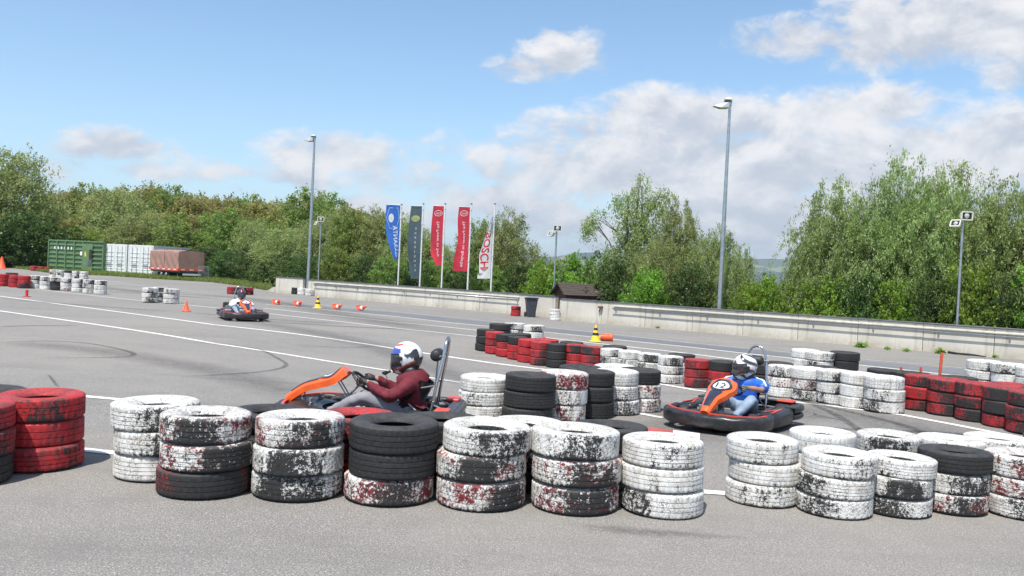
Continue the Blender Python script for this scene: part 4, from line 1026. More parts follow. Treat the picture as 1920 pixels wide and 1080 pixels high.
def text_polys(s, size, spacing=1.0):
    cu = bpy.data.curves.new('lettering', 'FONT'); cu.body = s; cu.size = size; cu.align_x = 'LEFT'; cu.space_character = spacing; cu.resolution_u = 3; cu.offset = .012 * size
    o = bpy.data.objects.new('lettering', cu); COL.objects.link(o); dg = bpy.context.evaluated_depsgraph_get(); dg.update()
    me = bpy.data.meshes.new_from_object(o.evaluated_get(dg)); vs = [v.co.copy() for v in me.vertices]; fs = [tuple(p.vertices) for p in me.polygons]
    bpy.data.objects.remove(o); bpy.data.curves.remove(cu); bpy.data.meshes.remove(me); 
    xs_ = [v.x for v in vs]; ys_ = [v.y for v in vs]; 
    return [(v.x - min(xs_), v.y) for v in vs], fs, max(xs_) - min(xs_), max(ys_)
def ell_polys(cx, cy, a, b, n=28, ring=0):
    if ring: 
        v = [(cx + math.cos(6.2832 * k / n) * a, cy + math.sin(6.2832 * k / n) * b) for k in range(n)] + [(cx + math.cos(6.2832 * k / n) * (a - ring), cy + math.sin(6.2832 * k / n) * (b - ring)) for k in range(n)]
        return v, [(k, (k + 1) % n, n + (k + 1) % n, n + k) for k in range(n)]
    v = [(cx, cy)] + [(cx + math.cos(6.2832 * k / n) * a, cy + math.sin(6.2832 * k / n) * b) for k in range(n)]; return v, [(0, k + 1, (k + 1) % n + 1) for k in range(n)]
def flag(px_top, py_top, depth, label, cloth, fw, fl, top_gap, outline, prints, arm=True, arm_dir=-1, arm_rise=0, fold=.085):
    """cloth hangs left of the pole; u in metres away from the pole, v in metres down from the cloth's top edge"""
    tp = at_depth(px_top, py_top, depth); t_ = thing('flag_pole', label, 'flag', (tp.x, depth, -.7)); H = tp.z + .7
    m = MB(); m.tube([(0, 0, 0), (0, 0, H)], [.045, .032], 12); m.build('pole', WHITEPOLE, t_, smooth=True, angle=40)
    m = MB(); m.lathe([(.0, .03), (.045, .02), (.05, -.02), (.0, -.03)], 12, c=(0, 0, H + .02)); m.build('pole_cap', GREYP, t_)
    zt = H - top_gap
    if arm: m = MB(); m.tube([(0, 0, zt + .01), (arm_dir * fw * 1.05 if arm_dir < 0 else arm_dir * .62, 0, zt + .01 - arm_rise)], .009, 6); m.build('arm', GALVD, t_)
    sd = rnd.uniform(0, 6)
    def S(u, v):
        un = u / fw; wv_ = math.sin(v * 1.7 + sd + un * 2.2) * fold * (.3 + un) + math.sin(v * 4.2 + un * 4 + sd) * fold * .35 * un
        left = outline(v / fl)        # how far the free edge is pulled in (1 = full width)
        return Vector((-.055 - u * left, wv_ - .02 - (1 - left) * .1 * un + math.sin(un * 9 + v) * (1 - left) * .06, zt - v - un * .04 * math.sin(v * .8)))
    m = MB(); m.grid(lambda a, b: S(a * fw, b * fl), 14, 60); cl_ = m.build('cloth', FL[cloth], t_, smooth=True, fix=False)
    for k in range(5):
      m = MB(); m.tube([(-.06, -.02, zt - fl * (k + .2) / 5), (0, -.05, zt - fl * (k + .2) / 5), (.045, 0, zt - fl * (k + .2) / 5)], .010, 5); m.build('clip_ring', WHITEPOLE, t_)
    # prints, the same on both sides of the cloth
    for nm, (pv, pf), key in prints:
        m = MB()
        for off in (-.010, .010):
            m.add([S(min(max(u, .0), fw), min(max(v, 0), fl)) + Vector((0, off, 0)) for u, v in pv], pf)
        m.build(nm, FL[key], cl_, fix=False)
    return t_
def vtext(s, size, u0, v0, mode, spacing=1.0, vlen=None):
    """vertical lettering. 'up': reads bottom to top, 'down': reads top to bottom (both as seen from behind when mirrored), 'down_front': unmirrored"""
    pv, pf, Wd, Hh = text_polys(s, size, spacing); k = (vlen / Wd) if vlen else 1
    if mode == 'up': return [(u0 - y, v0 + (Wd - x) * k) for x, y in pv], pf          # mirrored: letter tops to the right
    if mode == 'down': return [(u0 + y, v0 + x * k) for x, y in pv], pf               # mirrored, letter tops to the left
    return [(u0 - y, v0 + x * k) for x, y in pv], pf
def htext(s, size, u0, v0, wd):
    pv, pf, Wd, Hh = text_polys(s, size); k = wd / Wd
    return [(u0 - wd / 2 + x * k, v0 - y) for x, y in pv], pf      # u grows to the left: letters come out mirrored
def stack_text(s, size, u0, v0, pitch):
    V_, F_ = [], []
    for i, ch in enumerate(s):
        pv, pf, Wd, Hh = text_polys(ch, size); o = len(V_); V_ += [(u0 - Wd / 2 + x, v0 + i * pitch - y) for x, y in pv]; F_ += [tuple(k + o for k in f) for f in pf]
    return V_, F_
hexr = ([(u, v) for u, v in ((.10, .12), (.54, .12), (.66, .62), (.50, 1.12), (.14, 1.12), (.02, .62), (.12, .15), (.52, .15), (.635, .62), (.485, 1.09), (.155, 1.09), (.045, .62))], [(i, (i + 1) % 6, 6 + (i + 1) % 6, 6 + i) for i in range(6)])
def fd(px): return (G(px, 555 + (px - 588) * .0893)).y + 1.1
blue_w = .68
flag(753, 384, wall_depth(744) + .9, 'blue flag with white lettering, leftmost of the five flags', 'blue', .70, 2.62, .03, lambda q: 1.0 if q < .35 else 1 - .80 * ((q - .35) / .65) ** 1.35,
     [('emblem_outline', hexr, 'pb'), ('emblem', ell_polys(.42, .62, .13, .21), 'pw'), ('emblem_letter', vtext('E', .15, .44, .57, 'up'), 'pk'), ('lettering', vtext('GARANTA', .34, .33, .98, 'up', vlen=1.50), 'pw')])
flag(794, 383, wall_depth(783) + .9, 'slate grey flag with green oval and spaced lettering, second of five flags', 'slate', .56, 3.42, .10, lambda q: .92 + .16 * math.sin(q * 3.4) - .42 * max(0, q - .6),
     [('emblem', ell_polys(.28, .58, .20, .15), 'pg'), ('emblem_ring', ell_polys(.28, .58, .165, .115, ring=.02), 'ps'), ('lettering', stack_text('EXPERIENCE', .15, .24, 1.10, .218), 'ps')])
flag(835, 383, wall_depth(826) + .9, 'red flag with torn folded foot, third of the five flags', 'red', .52, 2.72, .10, lambda q: .92 + .14 * math.sin(q * 3.2) if q < .78 else max(.2, 1.02 - 2.9 * (q - .78)),
     [('emblem_ring', ell_polys(.24, .33, .19, .135, ring=.026), 'pw'), ('emblem_lettering', htext('KIA', .13, .24, .38, .24), 'pw'), ('lettering', vtext('The Power to Surp', .155, .17, .68, 'down', vlen=1.62), 'pw')], arm_dir=-1)
flag(884, 383, wall_depth(874) + .9, 'brighter red flag with full white slogan, fourth of the five flags', 'red', .56, 2.86, .14, lambda q: .88 + .22 * q * q + .06 * math.sin(q * 9),
     [('emblem_ring', ell_polys(.27, .28, .19, .13, ring=.026), 'pw'), ('emblem_lettering', htext('KIA', .13, .27, .33, .24), 'pw'), ('lettering', vtext('The Power to Surprise', .165, .20, .62, 'down', vlen=2.05), 'pw')], fold=.13)
flag(928, 383, wall_depth(919) + .9, 'gathered white flag with big red letters, rightmost of the five flags', 'white', .62, 2.72, .52, lambda q: (.06 + .80 * (q / .62)) if q < .62 else (.86 - .10 * (q - .62) * 2.6 if q < .93 else .9),
     [('lettering', ([(u, v) for u, v in vtext('BOSCH', .62, .56, .72, 'front', vlen=1.55)[0]], vtext('BOSCH', .62, .56, .72, 'front', vlen=1.55)[1]), 'pr'), ('emblem_ring', ell_polys(.30, .48, .22, .20, ring=.02), 'pk')], arm=True, arm_dir=1, arm_rise=.16, fold=.10)
# ================================================================== containers, trailer, hut, bin, cones
CGREEN = mat('container_green', (.115, .20, .095), .55, var=.14, vscale=1.5, dirt=.35)
CWHITE = mat('container_white', (.70, .71, .70), .5, var=.06, vscale=1.2, dirt=.3)
CDARK = mat('underframe', (.03, .03, .03), .8)
TARP = mat('tarpaulin', (.33, .19, .155), .75, var=.12, vscale=2, bump=.5, bscale=3)
REFL = mat('red_reflective', (.75, .10, .05), .4); YELL2 = mat('yellow_sticker', (.75, .55, .05), .5)
BROWN = mat('hut_boards', (.085, .03, .022), .75, var=.2, vscale=8, bump=.2); SHING = mat('roof_shingle', (.062, .048, .040), .9, var=.3, vscale=5, bump=.5)
RUST = mat('rust_brown', (.13, .06, .035), .8)
def box_thing(mbx, name, m, parent): return mbx.build(name, m, parent)
# green hook-lift container
CD = Vector((math.cos(R(-24)), math.sin(R(-24)), 0))
def on_line(p, d_, px):
    v_ = CR * ((px - 960) / FPX) + _fwd; k = v_.x / v_.y; t = (k * p.y - p.x) / (d_.x - k * d_.y); return p + d_ * t
g1 = G(191, 513); g1.z = 0; g0 = on_line(g1, CD, 88)
gz0 = 0.02; d = g1 - g0; rz = math.atan2(d.y, d.x); LEN, HT, WD = d.length, 2.55, 2.4
t_ = thing('container', 'green ribbed steel container with an open hatch beside the white ones', 'container', (g0.x, g0.y, gz0), rz)
m = MB(); m.box((LEN / 2, WD / 2 + .06, HT / 2 + .12), (LEN, WD, HT - .1)); m.build('body', CGREEN, t_)
rib = MB(); xcuts = [.05, 1.0, 2.0, 3.0]
seg_w = LEN * .64 / 4
rib.box((seg_w / 2 - .06, 0, 0), (seg_w - .16, .09, .09), bev=.02); rm = rib.mesh('rib', CGREEN)
for j in range(6):
    for i in range(4): link('rib', rm, t_, (i * seg_w + .10, .02, .42 + j * .38))
post = MB(); post.box((0, 0, HT / 2 + .1), (.12, .12, HT)); pm = post.mesh('post', CGREEN)
for i in range(5): link('post', pm, t_, (i * seg_w + .04, .015, 0))
for i in range(6): m2 = MB(); m2.box((LEN * .9, .0, .42 + i * .38), (LEN * .16, .09, .08), bev=.02); m2.build('rib', CGREEN, t_)
m = MB(); m.box((LEN * .74, -.01, HT / 2 + .05), (LEN * .17, .12, HT - .25), bev=.02); m.build('door_panel', CGREEN, t_)
m = MB(); m.box((LEN * .80, -.05, HT * .62), (.34, .10, .85)); m.build('hatch_opening', CDARK, t_)
m = MB(); m.box((LEN * .79, -.09, HT * .34), (.42, .03, .55), rot=Matrix.Rotation(R(12), 3, 'Y')); m.build('hatch_flap', GREYP, t_)
m = MB(); m.box((LEN * .62, -.03, HT * .64), (.26, .02, .34)); m.build('notice_plate', WHITEM, t_)
m = MB(); m.box((LEN * .705, -.08, HT * .62), (.18, .02, .4)); m.build('warning_sticker', YELL2, t_)
for k in range(6): m = MB(); m.box((LEN * (.10 + .062 * k) + .2, -.035, HT * .80), (.14, .02, .24)); m.build('painted_letter', WHITEM, t_)
m = MB(); m.box((LEN / 2, .05, HT + .13), (LEN + .06, .16, .12), bev=.02); m.build('top_rail', CGREEN, t_)
m = MB(); m.box((LEN / 2, .5, .1), (LEN - .3, .3, .18)); m.build('skid', CDARK, t_)
# white shipping containers, doors towards us
def ship(a, b, label, depthlen):
    d = b - a; rz = math.atan2(d.y, d.x); W_ = d.length; H_ = 2.45
    t_ = thing('container', label, 'container', (a.x, a.y, 0.03), rz)
    m = MB(); m.box((W_ / 2, depthlen / 2 + .06, H_ / 2 + .12), (W_ - .04, depthlen, H_ - .14))
    m.build('body', CWHITE, t_)
    cor = MB(); cor.box((0, 0, H_ / 2 + .1), (.12, .12, H_)); cm3 = cor.mesh('corner_post', CWHITE)
    for x, y in ((.06, .04), (W_ - .06, .04), (W_ - .06, depthlen), (.06, depthlen)): link('corner_post', cm3, t_, (x, y, 0))
    for z in (.14, H_ + .05): m = MB(); m.box((W_ / 2, .04, z), (W_ - .24, .12, .14)); m.build('header', CWHITE, t_)
    for s in (0, 1):
        x0 = .14 + s * (W_ - .28) / 2; dw = (W_ - .28) / 2 - .02
        m = MB(); m.box((x0 + dw / 2, .0, H_ / 2 + .1), (dw, .04, H_ - .25))
        for z in (.5, .85, 1.2, 1.55, 1.9): m.box((x0 + dw / 2, -.03, z), (dw * .8, .03, .10), bev=.01)
        dr = m.build('door', CWHITE, t_)
        for f in (.3, .72):
            m = MB(); m.tube([(x0 + dw * f, -.085, .22), (x0 + dw * f, -.085, H_ - .02)], .020, 6); m.build('lock_bar', GALVD, dr)
        m = MB(); m.box((x0 + dw * .5, -.10, .95), (dw * .42, .03, .05)); m.box((x0 + dw * .5, -.10, .80), (dw * .42, .03, .03)); m.build('door_handle', GALVD, dr)
    for k in range(24): 
        pass
    # corrugated right side
    n = 18; cmh = MB(); cmh.box((0, 0, H_ / 2 + .12), (.05, depthlen / n * .5, H_ - .34)); cg = cmh.mesh('corrugation', CWHITE)
    for k in range(n): link('corrugation', cg, t_, (W_ - .005, (k + .5) * depthlen / n + .06, 0))
    m = MB(); m.box((W_ - .03, depthlen / 2 + .05, H_ + .05), (.08, depthlen, .12)); m.box((W_ - .03, depthlen / 2 + .05, .14), (.08, depthlen, .14)); m.build('side_rail', CWHITE, t_)
    return t_
wb = g1 + Vector((0, .45, 0)); w0, w1, w2 = on_line(wb, CD, 191.5), on_line(wb, CD, 237), on_line(wb, CD, 285)
ship(w0, w1 + Vector((-.06, 0, 0)), 'white shipping container standing next to the green container', 4.2)
ship(w1 + Vector((.06, 0, 0)), w2, 'white shipping container behind the tarp trailer, its right side showing', 4.2)
# trailer
b = G(334, 524); rz = R(-38.6); Lw = 4.3; a = b + Vector((-math.cos(rz), -math.sin(rz), 0)) * Lw
t_ = thing('trailer', 'flatbed trailer under a faded brown tarpaulin in front of the containers', 'trailer', (a.x, a.y, .02), rz)
zb, zt = .52, 2.15
m = MB(); m.box((Lw / 2, 1.1, zb + .1), (Lw, 2.1, .2), bev=.02); m.build('flatbed', GREYP, t_)
m = MB()
def tp_(u, v):
    a_ = v * 4; x = u * Lw
    sag = .05 * math.sin(u * 9) + .03 * math.sin(u * 23)
    if a_ < 1.5: y = -.02 + .04 * math.sin(u * 31 + a_ * 5) * (1 - a_ / 1.5); z = zb + .22 + (zt - zb - .22) * a_ / 1.5
    elif a_ < 2.5: y = (a_ - 1.5) * 2.15; z = zt + .12 * math.sin(math.pi * (a_ - 1.5)) - abs(sag)
    else: y = 2.17; z = zt - (zt - zb - .22) * (a_ - 2.5) / 1.5
    return Vector((x, y, z))
m.grid(tp_, 60, 24)
for xe in (0, Lw):
    m.add([(xe, 0, zb + .2), (xe, 2.15, zb + .2), (xe, 2.15, zt), (xe, 1.1, zt + .1), (xe, 0, zt)], [(0, 1, 2, 3, 4)])
m.build('tarpaulin', TARP, t_, smooth=True, angle=40)
m = MB(); m.box((Lw * .52, -.05, (zb + zt) / 2 + .1), (.05, .03, zt - zb - .15)); m.build('tarp_seam', TARP, t_)
m = MB(); m.box((Lw / 2, -.05, zb + .20), (Lw, .05, .17)); m.build('side_board', REFL, t_)
for k in range(5): m = MB(); m.box((Lw * (.14 + k * .19), -.08, zb + .22), (.34, .02, .08)); m.build('reflective_strip', WHITEM, t_)
wm = MB(); wm.lathe([(.0, -.09), (.16, -.09), (.17, -.07), (.27, -.10), (.31, -.07), (.32, 0), (.31, .07), (.27, .1), (.0, .1)], 20, rot=Matrix.Rotation(R(90), 3, 'X')); wmm = wm.mesh('wheel', BLACKR, smooth=True, angle=40)
rm_ = MB(); rm_.lathe([(.0, -.10), (.12, -.10), (.15, -.085), (.16, -.06)], 16, rot=Matrix.Rotation(R(90), 3, 'X')); rmm = rm_.mesh('rim', GALV, smooth=True)
for x in (Lw * .42, Lw * .58): wh = link('wheel', wmm, t_, (x, .16, .32)); rr_ = link('rim', rmm, wh, (0, -.105, 0)); rr_.rotation_euler = (0, 0, math.pi)
for x in (Lw * .42, Lw * .58): wh = link('wheel', wmm, t_, (x, 2.05, .32))
m = MB(); m.box((Lw * .5, 1.0, .36), (Lw * .9, .9, .22)); m.build('underframe', CDARK, t_)
m = MB(); m.box((Lw + .03, 1.1, .38), (.05, 1.5, .14)); m.build('rear_beam', WHITEM, t_)
m = MB(); m.box((Lw + .03, 1.08, zb + .20), (.05, 2.15, .17)); m.build('side_board', REFL, t_)
for k in range(3): m = MB(); m.box((Lw + .065, .35 + k * .72, zb + .22), (.02, .3, .08)); m.build('reflective_strip', WHITEM, t_)
m = MB(); m.tube([(Lw * .93, .1, .4), (Lw * .93, .1, .02)], .03, 6); m.tube([(Lw * .05, .1, .4), (Lw * .05, .1, .02)], .03, 6); m.build('support_leg', GALVD, t_)
# crowd barriers
def barrier(a, b, h, label):
    d = b - a; rz = math.atan2(d.y, d.x); Lb = d.length; t_ = thing('crowd_barrier', label, 'barrier', (a.x, a.y, .03), rz)
    m = MB(); m.tube([(0, 0, .12), (0, 0, h), (Lb, 0, h), (Lb, 0, .12)], .028, 6, closed=True); m.build('frame', GALV, t_)
    bar = MB(); bar.tube([(0, 0, .12), (0, 0, h)], .013, 5); bm3 = bar.mesh('bar', GALV); n = int(Lb / .125)
    for k in range(1, n): link('bar', bm3, t_, (k * Lb / n, 0, 0))
    for x in (.3, Lb - .3): m = MB(); m.tube([(x, -.3, 0), (x, 0, .12), (x, .3, 0)], .02, 5); m.build('foot', GALV, t_)
barrier(G(-60, 489), G(8, 495), 1.1, 'grey steel crowd barrier at the left edge behind the red cone')
barrier(G(10, 495.5), G(63, 501), 1.1, 'grey steel crowd barrier left of the red tyre row')
barrier(G(372, 526.3), G(391, 527.6), 1.05, 'grey steel crowd barrier leaning behind the trailer tail')

# hut behind the wall
hp = at_depth(1047, 600, 32.0); hw, hd = 1.0, 1.15
hp = at_depth(1060, 600, 33.3)
t_ = thing('garden_hut', 'small dark brown wooden hut with shingle roof behind the wall', 'hut', (hp.x, 33.3, -.85), R(20))
zt_ = 1.85; rid = 2.22; Lh = 1.35
bd = MB(); bd.box((0, 0, zt_ / 2), (.112, .03, zt_), bev=.004); bdm = bd.mesh('board', BROWN)
m = MB(); m.box((.72, .62, zt_ / 2), (1.38, 1.16, zt_)); m.add([(.03, .04, zt_), (.03, 1.2, zt_), (.03, .62, rid - .05), (1.41, .04, zt_), (1.41, 1.2, zt_), (1.41, .62, rid - .05)], [(0, 1, 2), (3, 5, 4), (0, 2, 5, 3), (1, 4, 5, 2), (0, 3, 4, 1)]); m.build('wall', BROWN, t_)
# shed is seen on its gable (left) and long side (right)
for k in range(12): link('board', bdm, t_, (.08 + k * .116, .025, 0))
for k in range(9):
    o = link('board', bdm, t_, (.012, .10 + k * .125, 0), math.pi / 2)
roofA = MB(); roofA.add([(-.16, -.12, zt_ - .10), (1.60, -.12, zt_ - .10), (1.60, .62, rid), (-.16, .62, rid), (-.16, -.12, zt_ - .05), (1.60, -.12, zt_ - .05), (1.60, .62, rid + .05), (-.16, .62, rid + .05)], [(0, 1, 2, 3), (4, 7, 6, 5), (0, 4, 5, 1), (3, 2, 6, 7), (0, 3, 7, 4), (1, 5, 6, 2)])
roofA.add([(-.16, 1.36, zt_ - .10), (1.60, 1.36, zt_ - .10), (1.60, .62, rid), (-.16, .62, rid), (-.16, 1.36, zt_ - .05), (1.60, 1.36, zt_ - .05), (1.60, .62, rid + .05), (-.16, .62, rid + .05)], [(0, 3, 2, 1), (4, 5, 6, 7), (0, 1, 5, 4), (3, 7, 6, 2), (0, 4, 7, 3), (1, 2, 6, 5)])
rf = roofA.build('roof', SHING, t_)
sh_ = MB(); sh_.box((0, 0, 0), (.145, .13, .014), bev=.003); shm = sh_.mesh('shingle', SHING); ang_ = math.atan2(rid - zt_ + .10, .74)
for r_ in range(7):
    for k in range(12):
        o = link('shingle', shm, rf, (-.10 + k * .147 + (r_ % 2) * .05, -.09 + r_ * .104, zt_ - .045 + (.03 + r_ * .104) * math.tan(ang_) + rnd.uniform(0, .008))); o.rotation_euler = (ang_ - .06, rnd.uniform(-.02, .02), 0)
m = MB(); m.box((-.025, .36, 1.32), (.03, .34, .5)); m.build('window_board', CREAM, t_)
m = MB(); m.box((-.02, .86, 1.55), (.03, .18, .05)); m.build('number_plate', WHITEM, t_)
m = MB(); m.box((.0, .0, .6), (.09, .09, 1.9)); m.build('corner_post', BROWN, t_)
m = MB(); m.tube([(-.20, -.05, 1.08), (-.02, -.03, 1.10), (-.02, -.03, .86), (-.14, -.05, 1.08)], .022, 6); m.build('wall_bracket', RUST, t_)
# mouth bracket on wall
bp = G(1127, 606); q_ = MB(); q_.box((0, -.06, 0), (.16, .12, .07), bev=.01); q_.tube([(0, -.10, -.03), (-.04, -.07, -.17)], .02, 6)
o = q_.build('wall_bracket', RUST); o.location = wr_a + wr_dir * ((G(1127, 606.5) - wr_a).length) + Vector((0, 0, .60)); o.rotation_euler = (0, 0, math.atan2(wr_dir.y, wr_dir.x)); tag(o, 'small rusty bracket fixed to the bare end of the right wall', 'bracket')
# wheelie bin
bp = G(995, 594.5); t_ = thing('wheelie_bin', 'dark grey wheeled rubbish bin against the concrete wall', 'bin', (bp.x, bp.y + .02, 0), R(12)); s_ = .80
m = MB(); vs = []
for z, w_, d_ in ((.02, .40, .36), (.25, .42, .42), (.80, .54, .52), (.86, .58, .56), (.89, .58, .56)):
    b_ = .06; vs.append([(x * s_, y * s_, z * s_) for x, y in ((-w_ / 2 + b_, -d_ / 2), (w_ / 2 - b_, -d_ / 2), (w_ / 2, -d_ / 2 + b_), (w_ / 2, d_ / 2 - b_), (w_ / 2 - b_, d_ / 2), (-w_ / 2 + b_, d_ / 2), (-w_ / 2, d_ / 2 - b_), (-w_ / 2, -d_ / 2 + b_))])
flat = [v for r_ in vs for v in r_]; fs = [(i * 8 + k, i * 8 + (k + 1) % 8, (i + 1) * 8 + (k + 1) % 8, (i + 1) * 8 + k) for i in range(4) for k in range(8)] + [tuple(range(8)), tuple(range(32, 40))]
BINM = mat('bin_plastic', (.045, .052, .065), .5, var=.12); m.add(flat, fs); m.build('body', BINM, t_)
m = MB(); m.box((0, -.01, .93 * s_), (.62 * s_, .62 * s_, .07 * s_), rot=Matrix.Rotation(R(-3), 3, 'X'), bev=.025); m.tube([(-.24 * s_, .34 * s_, .92 * s_), (.24 * s_, .34 * s_, .92 * s_)], .02, 6); m.build('lid', BINM, t_)
for sx in (-1, 1): m = MB(); m.lathe([(.0, -.03), (.09, -.03), (.10, -.01), (.10, .02), (.0, .03)], 16, c=(sx * .24 * s_, .2 * s_, .10), rot=Matrix.Rotation(R(90), 3, 'Y')); m.build('wheel', BLACKR, t_)

# cones
def cone_mesh_parts(h, r, body, stripe=None, stripes=()):
    m = MB(); m.lathe([(r, .02 * h / .5), (r * .93, .06 * h), (r * .16, h), (r * .10, h), (.0, h)], 20); bodym = m.mesh('body', body, smooth=True, angle=50)
    m = MB(); m.box((0, 0, .012), (r * 2.5, r * 2.5, .024), bev=.008); basem = m.mesh('base', body)
    sm = []
    for (a, b, mm) in stripes:
        f = lambda z: r * .93 + (r * .16 - r * .93) * (z - .06) / .94
        m = MB(); m.lathe([(f(a) + .004, a * h), (f(b) + .004, b * h)], 20, closed=False); m.f = m.f[:-2]; m.m = m.m[:-2]; sm.append(m.mesh('stripe', mm, smooth=True))
    return bodym, basem, sm
def cone(px, py, parts, label, lying=None, group=None, name='traffic_cone', yaw=0):
    g_ = G(px, py); bm_, bs_, ss = parts
    t_ = thing(name, label, 'traffic cone', (g_.x, g_.y, gz(g_.x, g_.y) + .004), yaw, group)
    if lying is not None: t_.rotation_euler = (R(lying[0]), 0, yaw); t_.location.z += lying[1]
    link('body', bm_, t_); link('base', bs_, t_)
    for s in ss: link('stripe', s, t_)
    return t_
ORC = cone_mesh_parts(.33, .10, CONEO); LYC = cone_mesh_parts(.34, .125, CONEO)
wc = cone_mesh_parts(.34, .13, CONEO, stripes=((.35, .55, WHITEM),))
cone(349, 584, ORC, 'small orange cone standing alone left of the distant kart')
for i, (px, py) in enumerate(((518, 571), (557, 574), (630, 580), (674, 582.5))):
    cone(px, py, wc, f'orange cone lying on its side, {ORD[i]} from left in the far line', lying=(68, .05), group='fallen orange cones', yaw=R(40 + i * 7))
YB = cone_mesh_parts(.46, .13, YELLOW, stripes=((.36, .50, BLACKM), (.70, .86, BLACKM)))
cone(595.5, 578, YB, 'small yellow cone with black bands among the fallen orange cones')
YBB = cone_mesh_parts(.46, .125, YELLOW, stripes=((.38, .53, BLACKM), (.68, .82, BLACKM)))
c_ = cone(1116, 641, YBB, 'taller yellow cone with black bands beside the orange roll')
# big red cone at the left edge
BC = cone_mesh_parts(1.05, .34, CONEO); cone(3, 504, BC, 'large orange red cone cut by the left edge')
# orange roll: a lying barrel with white end
g_ = G(1138, 640); t_ = thing('marker_barrel', 'orange plastic barrel lying behind the red tyres', 'barrel', (g_.x, g_.y + .1, gz(g_.x, g_.y) + .10), R(-8)); t_.scale = (.85, .85, .85)
m = MB(); m.lathe([(.0, -.2), (.09, -.2), (.115, -.18), (.108, -.06), (.115, -.04), (.115, .04), (.108, .06), (.115, .18), (.09, .2), (.0, .2)], 20, rot=Matrix.Rotation(R(90), 3, 'Y')); m.build('body', CONEO, t_, smooth=True, angle=40)
m = MB(); m.lathe([(.0, .0), (.055, .0), (.06, .02), (.0, .03)], 14, c=(-.225, 0, 0), rot=Matrix.Rotation(R(90), 3, 'Y')); m.build('cap', WHITEM, t_)
# red stub post far left
g_ = G(50, 556.5); m = MB(); m.lathe([(.05, 0), (.05, .24), (.035, .25), (.0, .25)], 12); m.box((0, 0, .008), (.2, .2, .016)); o = m.build('marker_post', REDP, smooth=True, angle=40); o.location = (g_.x, g_.y, .004); tag(o, 'short red marker post before the far left tyres', 'post')
# orange stakes behind the curved barrier
STK = mat('stake_red', (.55, .10, .04), .6, var=.2)
for px, pt, dd, lb, w_ in ((1690, 688, 13.4, 'short orange stake behind the curved barrier, leftmost of three stakes', .032), (1727, 688, 13.1, 'short orange stake behind the curved barrier, middle of three stakes', .032), (1762, 662, 12.7, 'tall red orange stake leaning behind the dark red tyres', .036)):
    tp = at_depth(px, pt, dd); m = MB(); H = tp.z; m.box((0, 0, H / 2), (w_, w_, H), bev=.006)
    m.lathe([(.09, .0), (.09, .03), (.02, .05), (.0, .05)], 12); o = m.build('marker_stake', STK); o.location = (tp.x, dd, .004); tag(o, lb, 'stake')
    if pt < 670: o.rotation_euler = (0, R(2.5), 0)
# discarded pipe on the ground
pp = [G(x, y + 2) for x, y in ((1774, 659), (1786, 662), (1800, 664), (1818, 665.5), (1836, 667.5), (1852, 670))]; m = MB(); m.tube([(p.x, p.y + .12 + .02 * math.sin(i * 2), .035) for i, p in enumerate(pp)], [.04, .035, .028, .03, .022, .015], 7)
o = m.build('rubber_strip', BLACKR, smooth=True); tag(o, 'dark rubber strip lying along the foot of the right wall', 'debris')

# ================================================================== karts
KBLACK = mat('kart_bodywork', (.020, .020, .022), .36, var=.35, vscale=14, dirt=.35, coat=.1)
KRED = mat('kart_trim_red', (.60, .06, .035), .4, var=.1); KFRAME = mat('kart_frame', (.30, .03, .03), .4, .2); RIMM = mat('kart_rim', (.35, .36, .38), .35, .8)
SLICK = mat('slick_tyre', (.022, .022, .022), .6, var=.3, bump=.2); SEATM = mat('seat_shell', (.016, .016, .018), .35, coat=.3); NAVY = mat('panel_inset', (.022, .026, .045), .35, coat=.4)
NUMW = mat('number_plate_white', (.78, .78, .78), .4); PADM = mat('head_pad', (.022, .022, .024), .5, bump=.2); STEEL = mat('engine_metal', (.30, .30, .31), .45, .7, var=.2, dirt=.3)
def roundrect(w_, h_, r, n=4):
    o = []
    for cx, cy, a0 in ((w_ / 2 - r, h_ / 2 - r, 0), (-w_ / 2 + r, h_ / 2 - r, 90), (-w_ / 2 + r, -h_ / 2 + r, 180), (w_ / 2 - r, -h_ / 2 + r, 270)):
        for k in range(n + 1):
            a = R(a0 + 90 * k / n); o.append((cx + math.cos(a) * r, cy + math.sin(a) * r))
    return o
def smooth_path(pts, n=8, closed=False):
    P = [Vector(p) for p in pts]; o = []
    Q = ([P[-1]] + P + [P[0], P[1]]) if closed else ([P[0]] + P + [P[-1]])
    for i in range(1, len(Q) - 2):
        for k in range(n):
            t = k / n; a, b, c, d = Q[i - 1], Q[i], Q[i + 1], Q[i + 2]
            o.append(.5 * ((2 * b) + (c - a) * t + (2 * a - 5 * b + 4 * c - d) * t * t + (-a + 3 * b - 3 * c + d) * t ** 3))
    if not closed: o.append(P[-1])
    return o
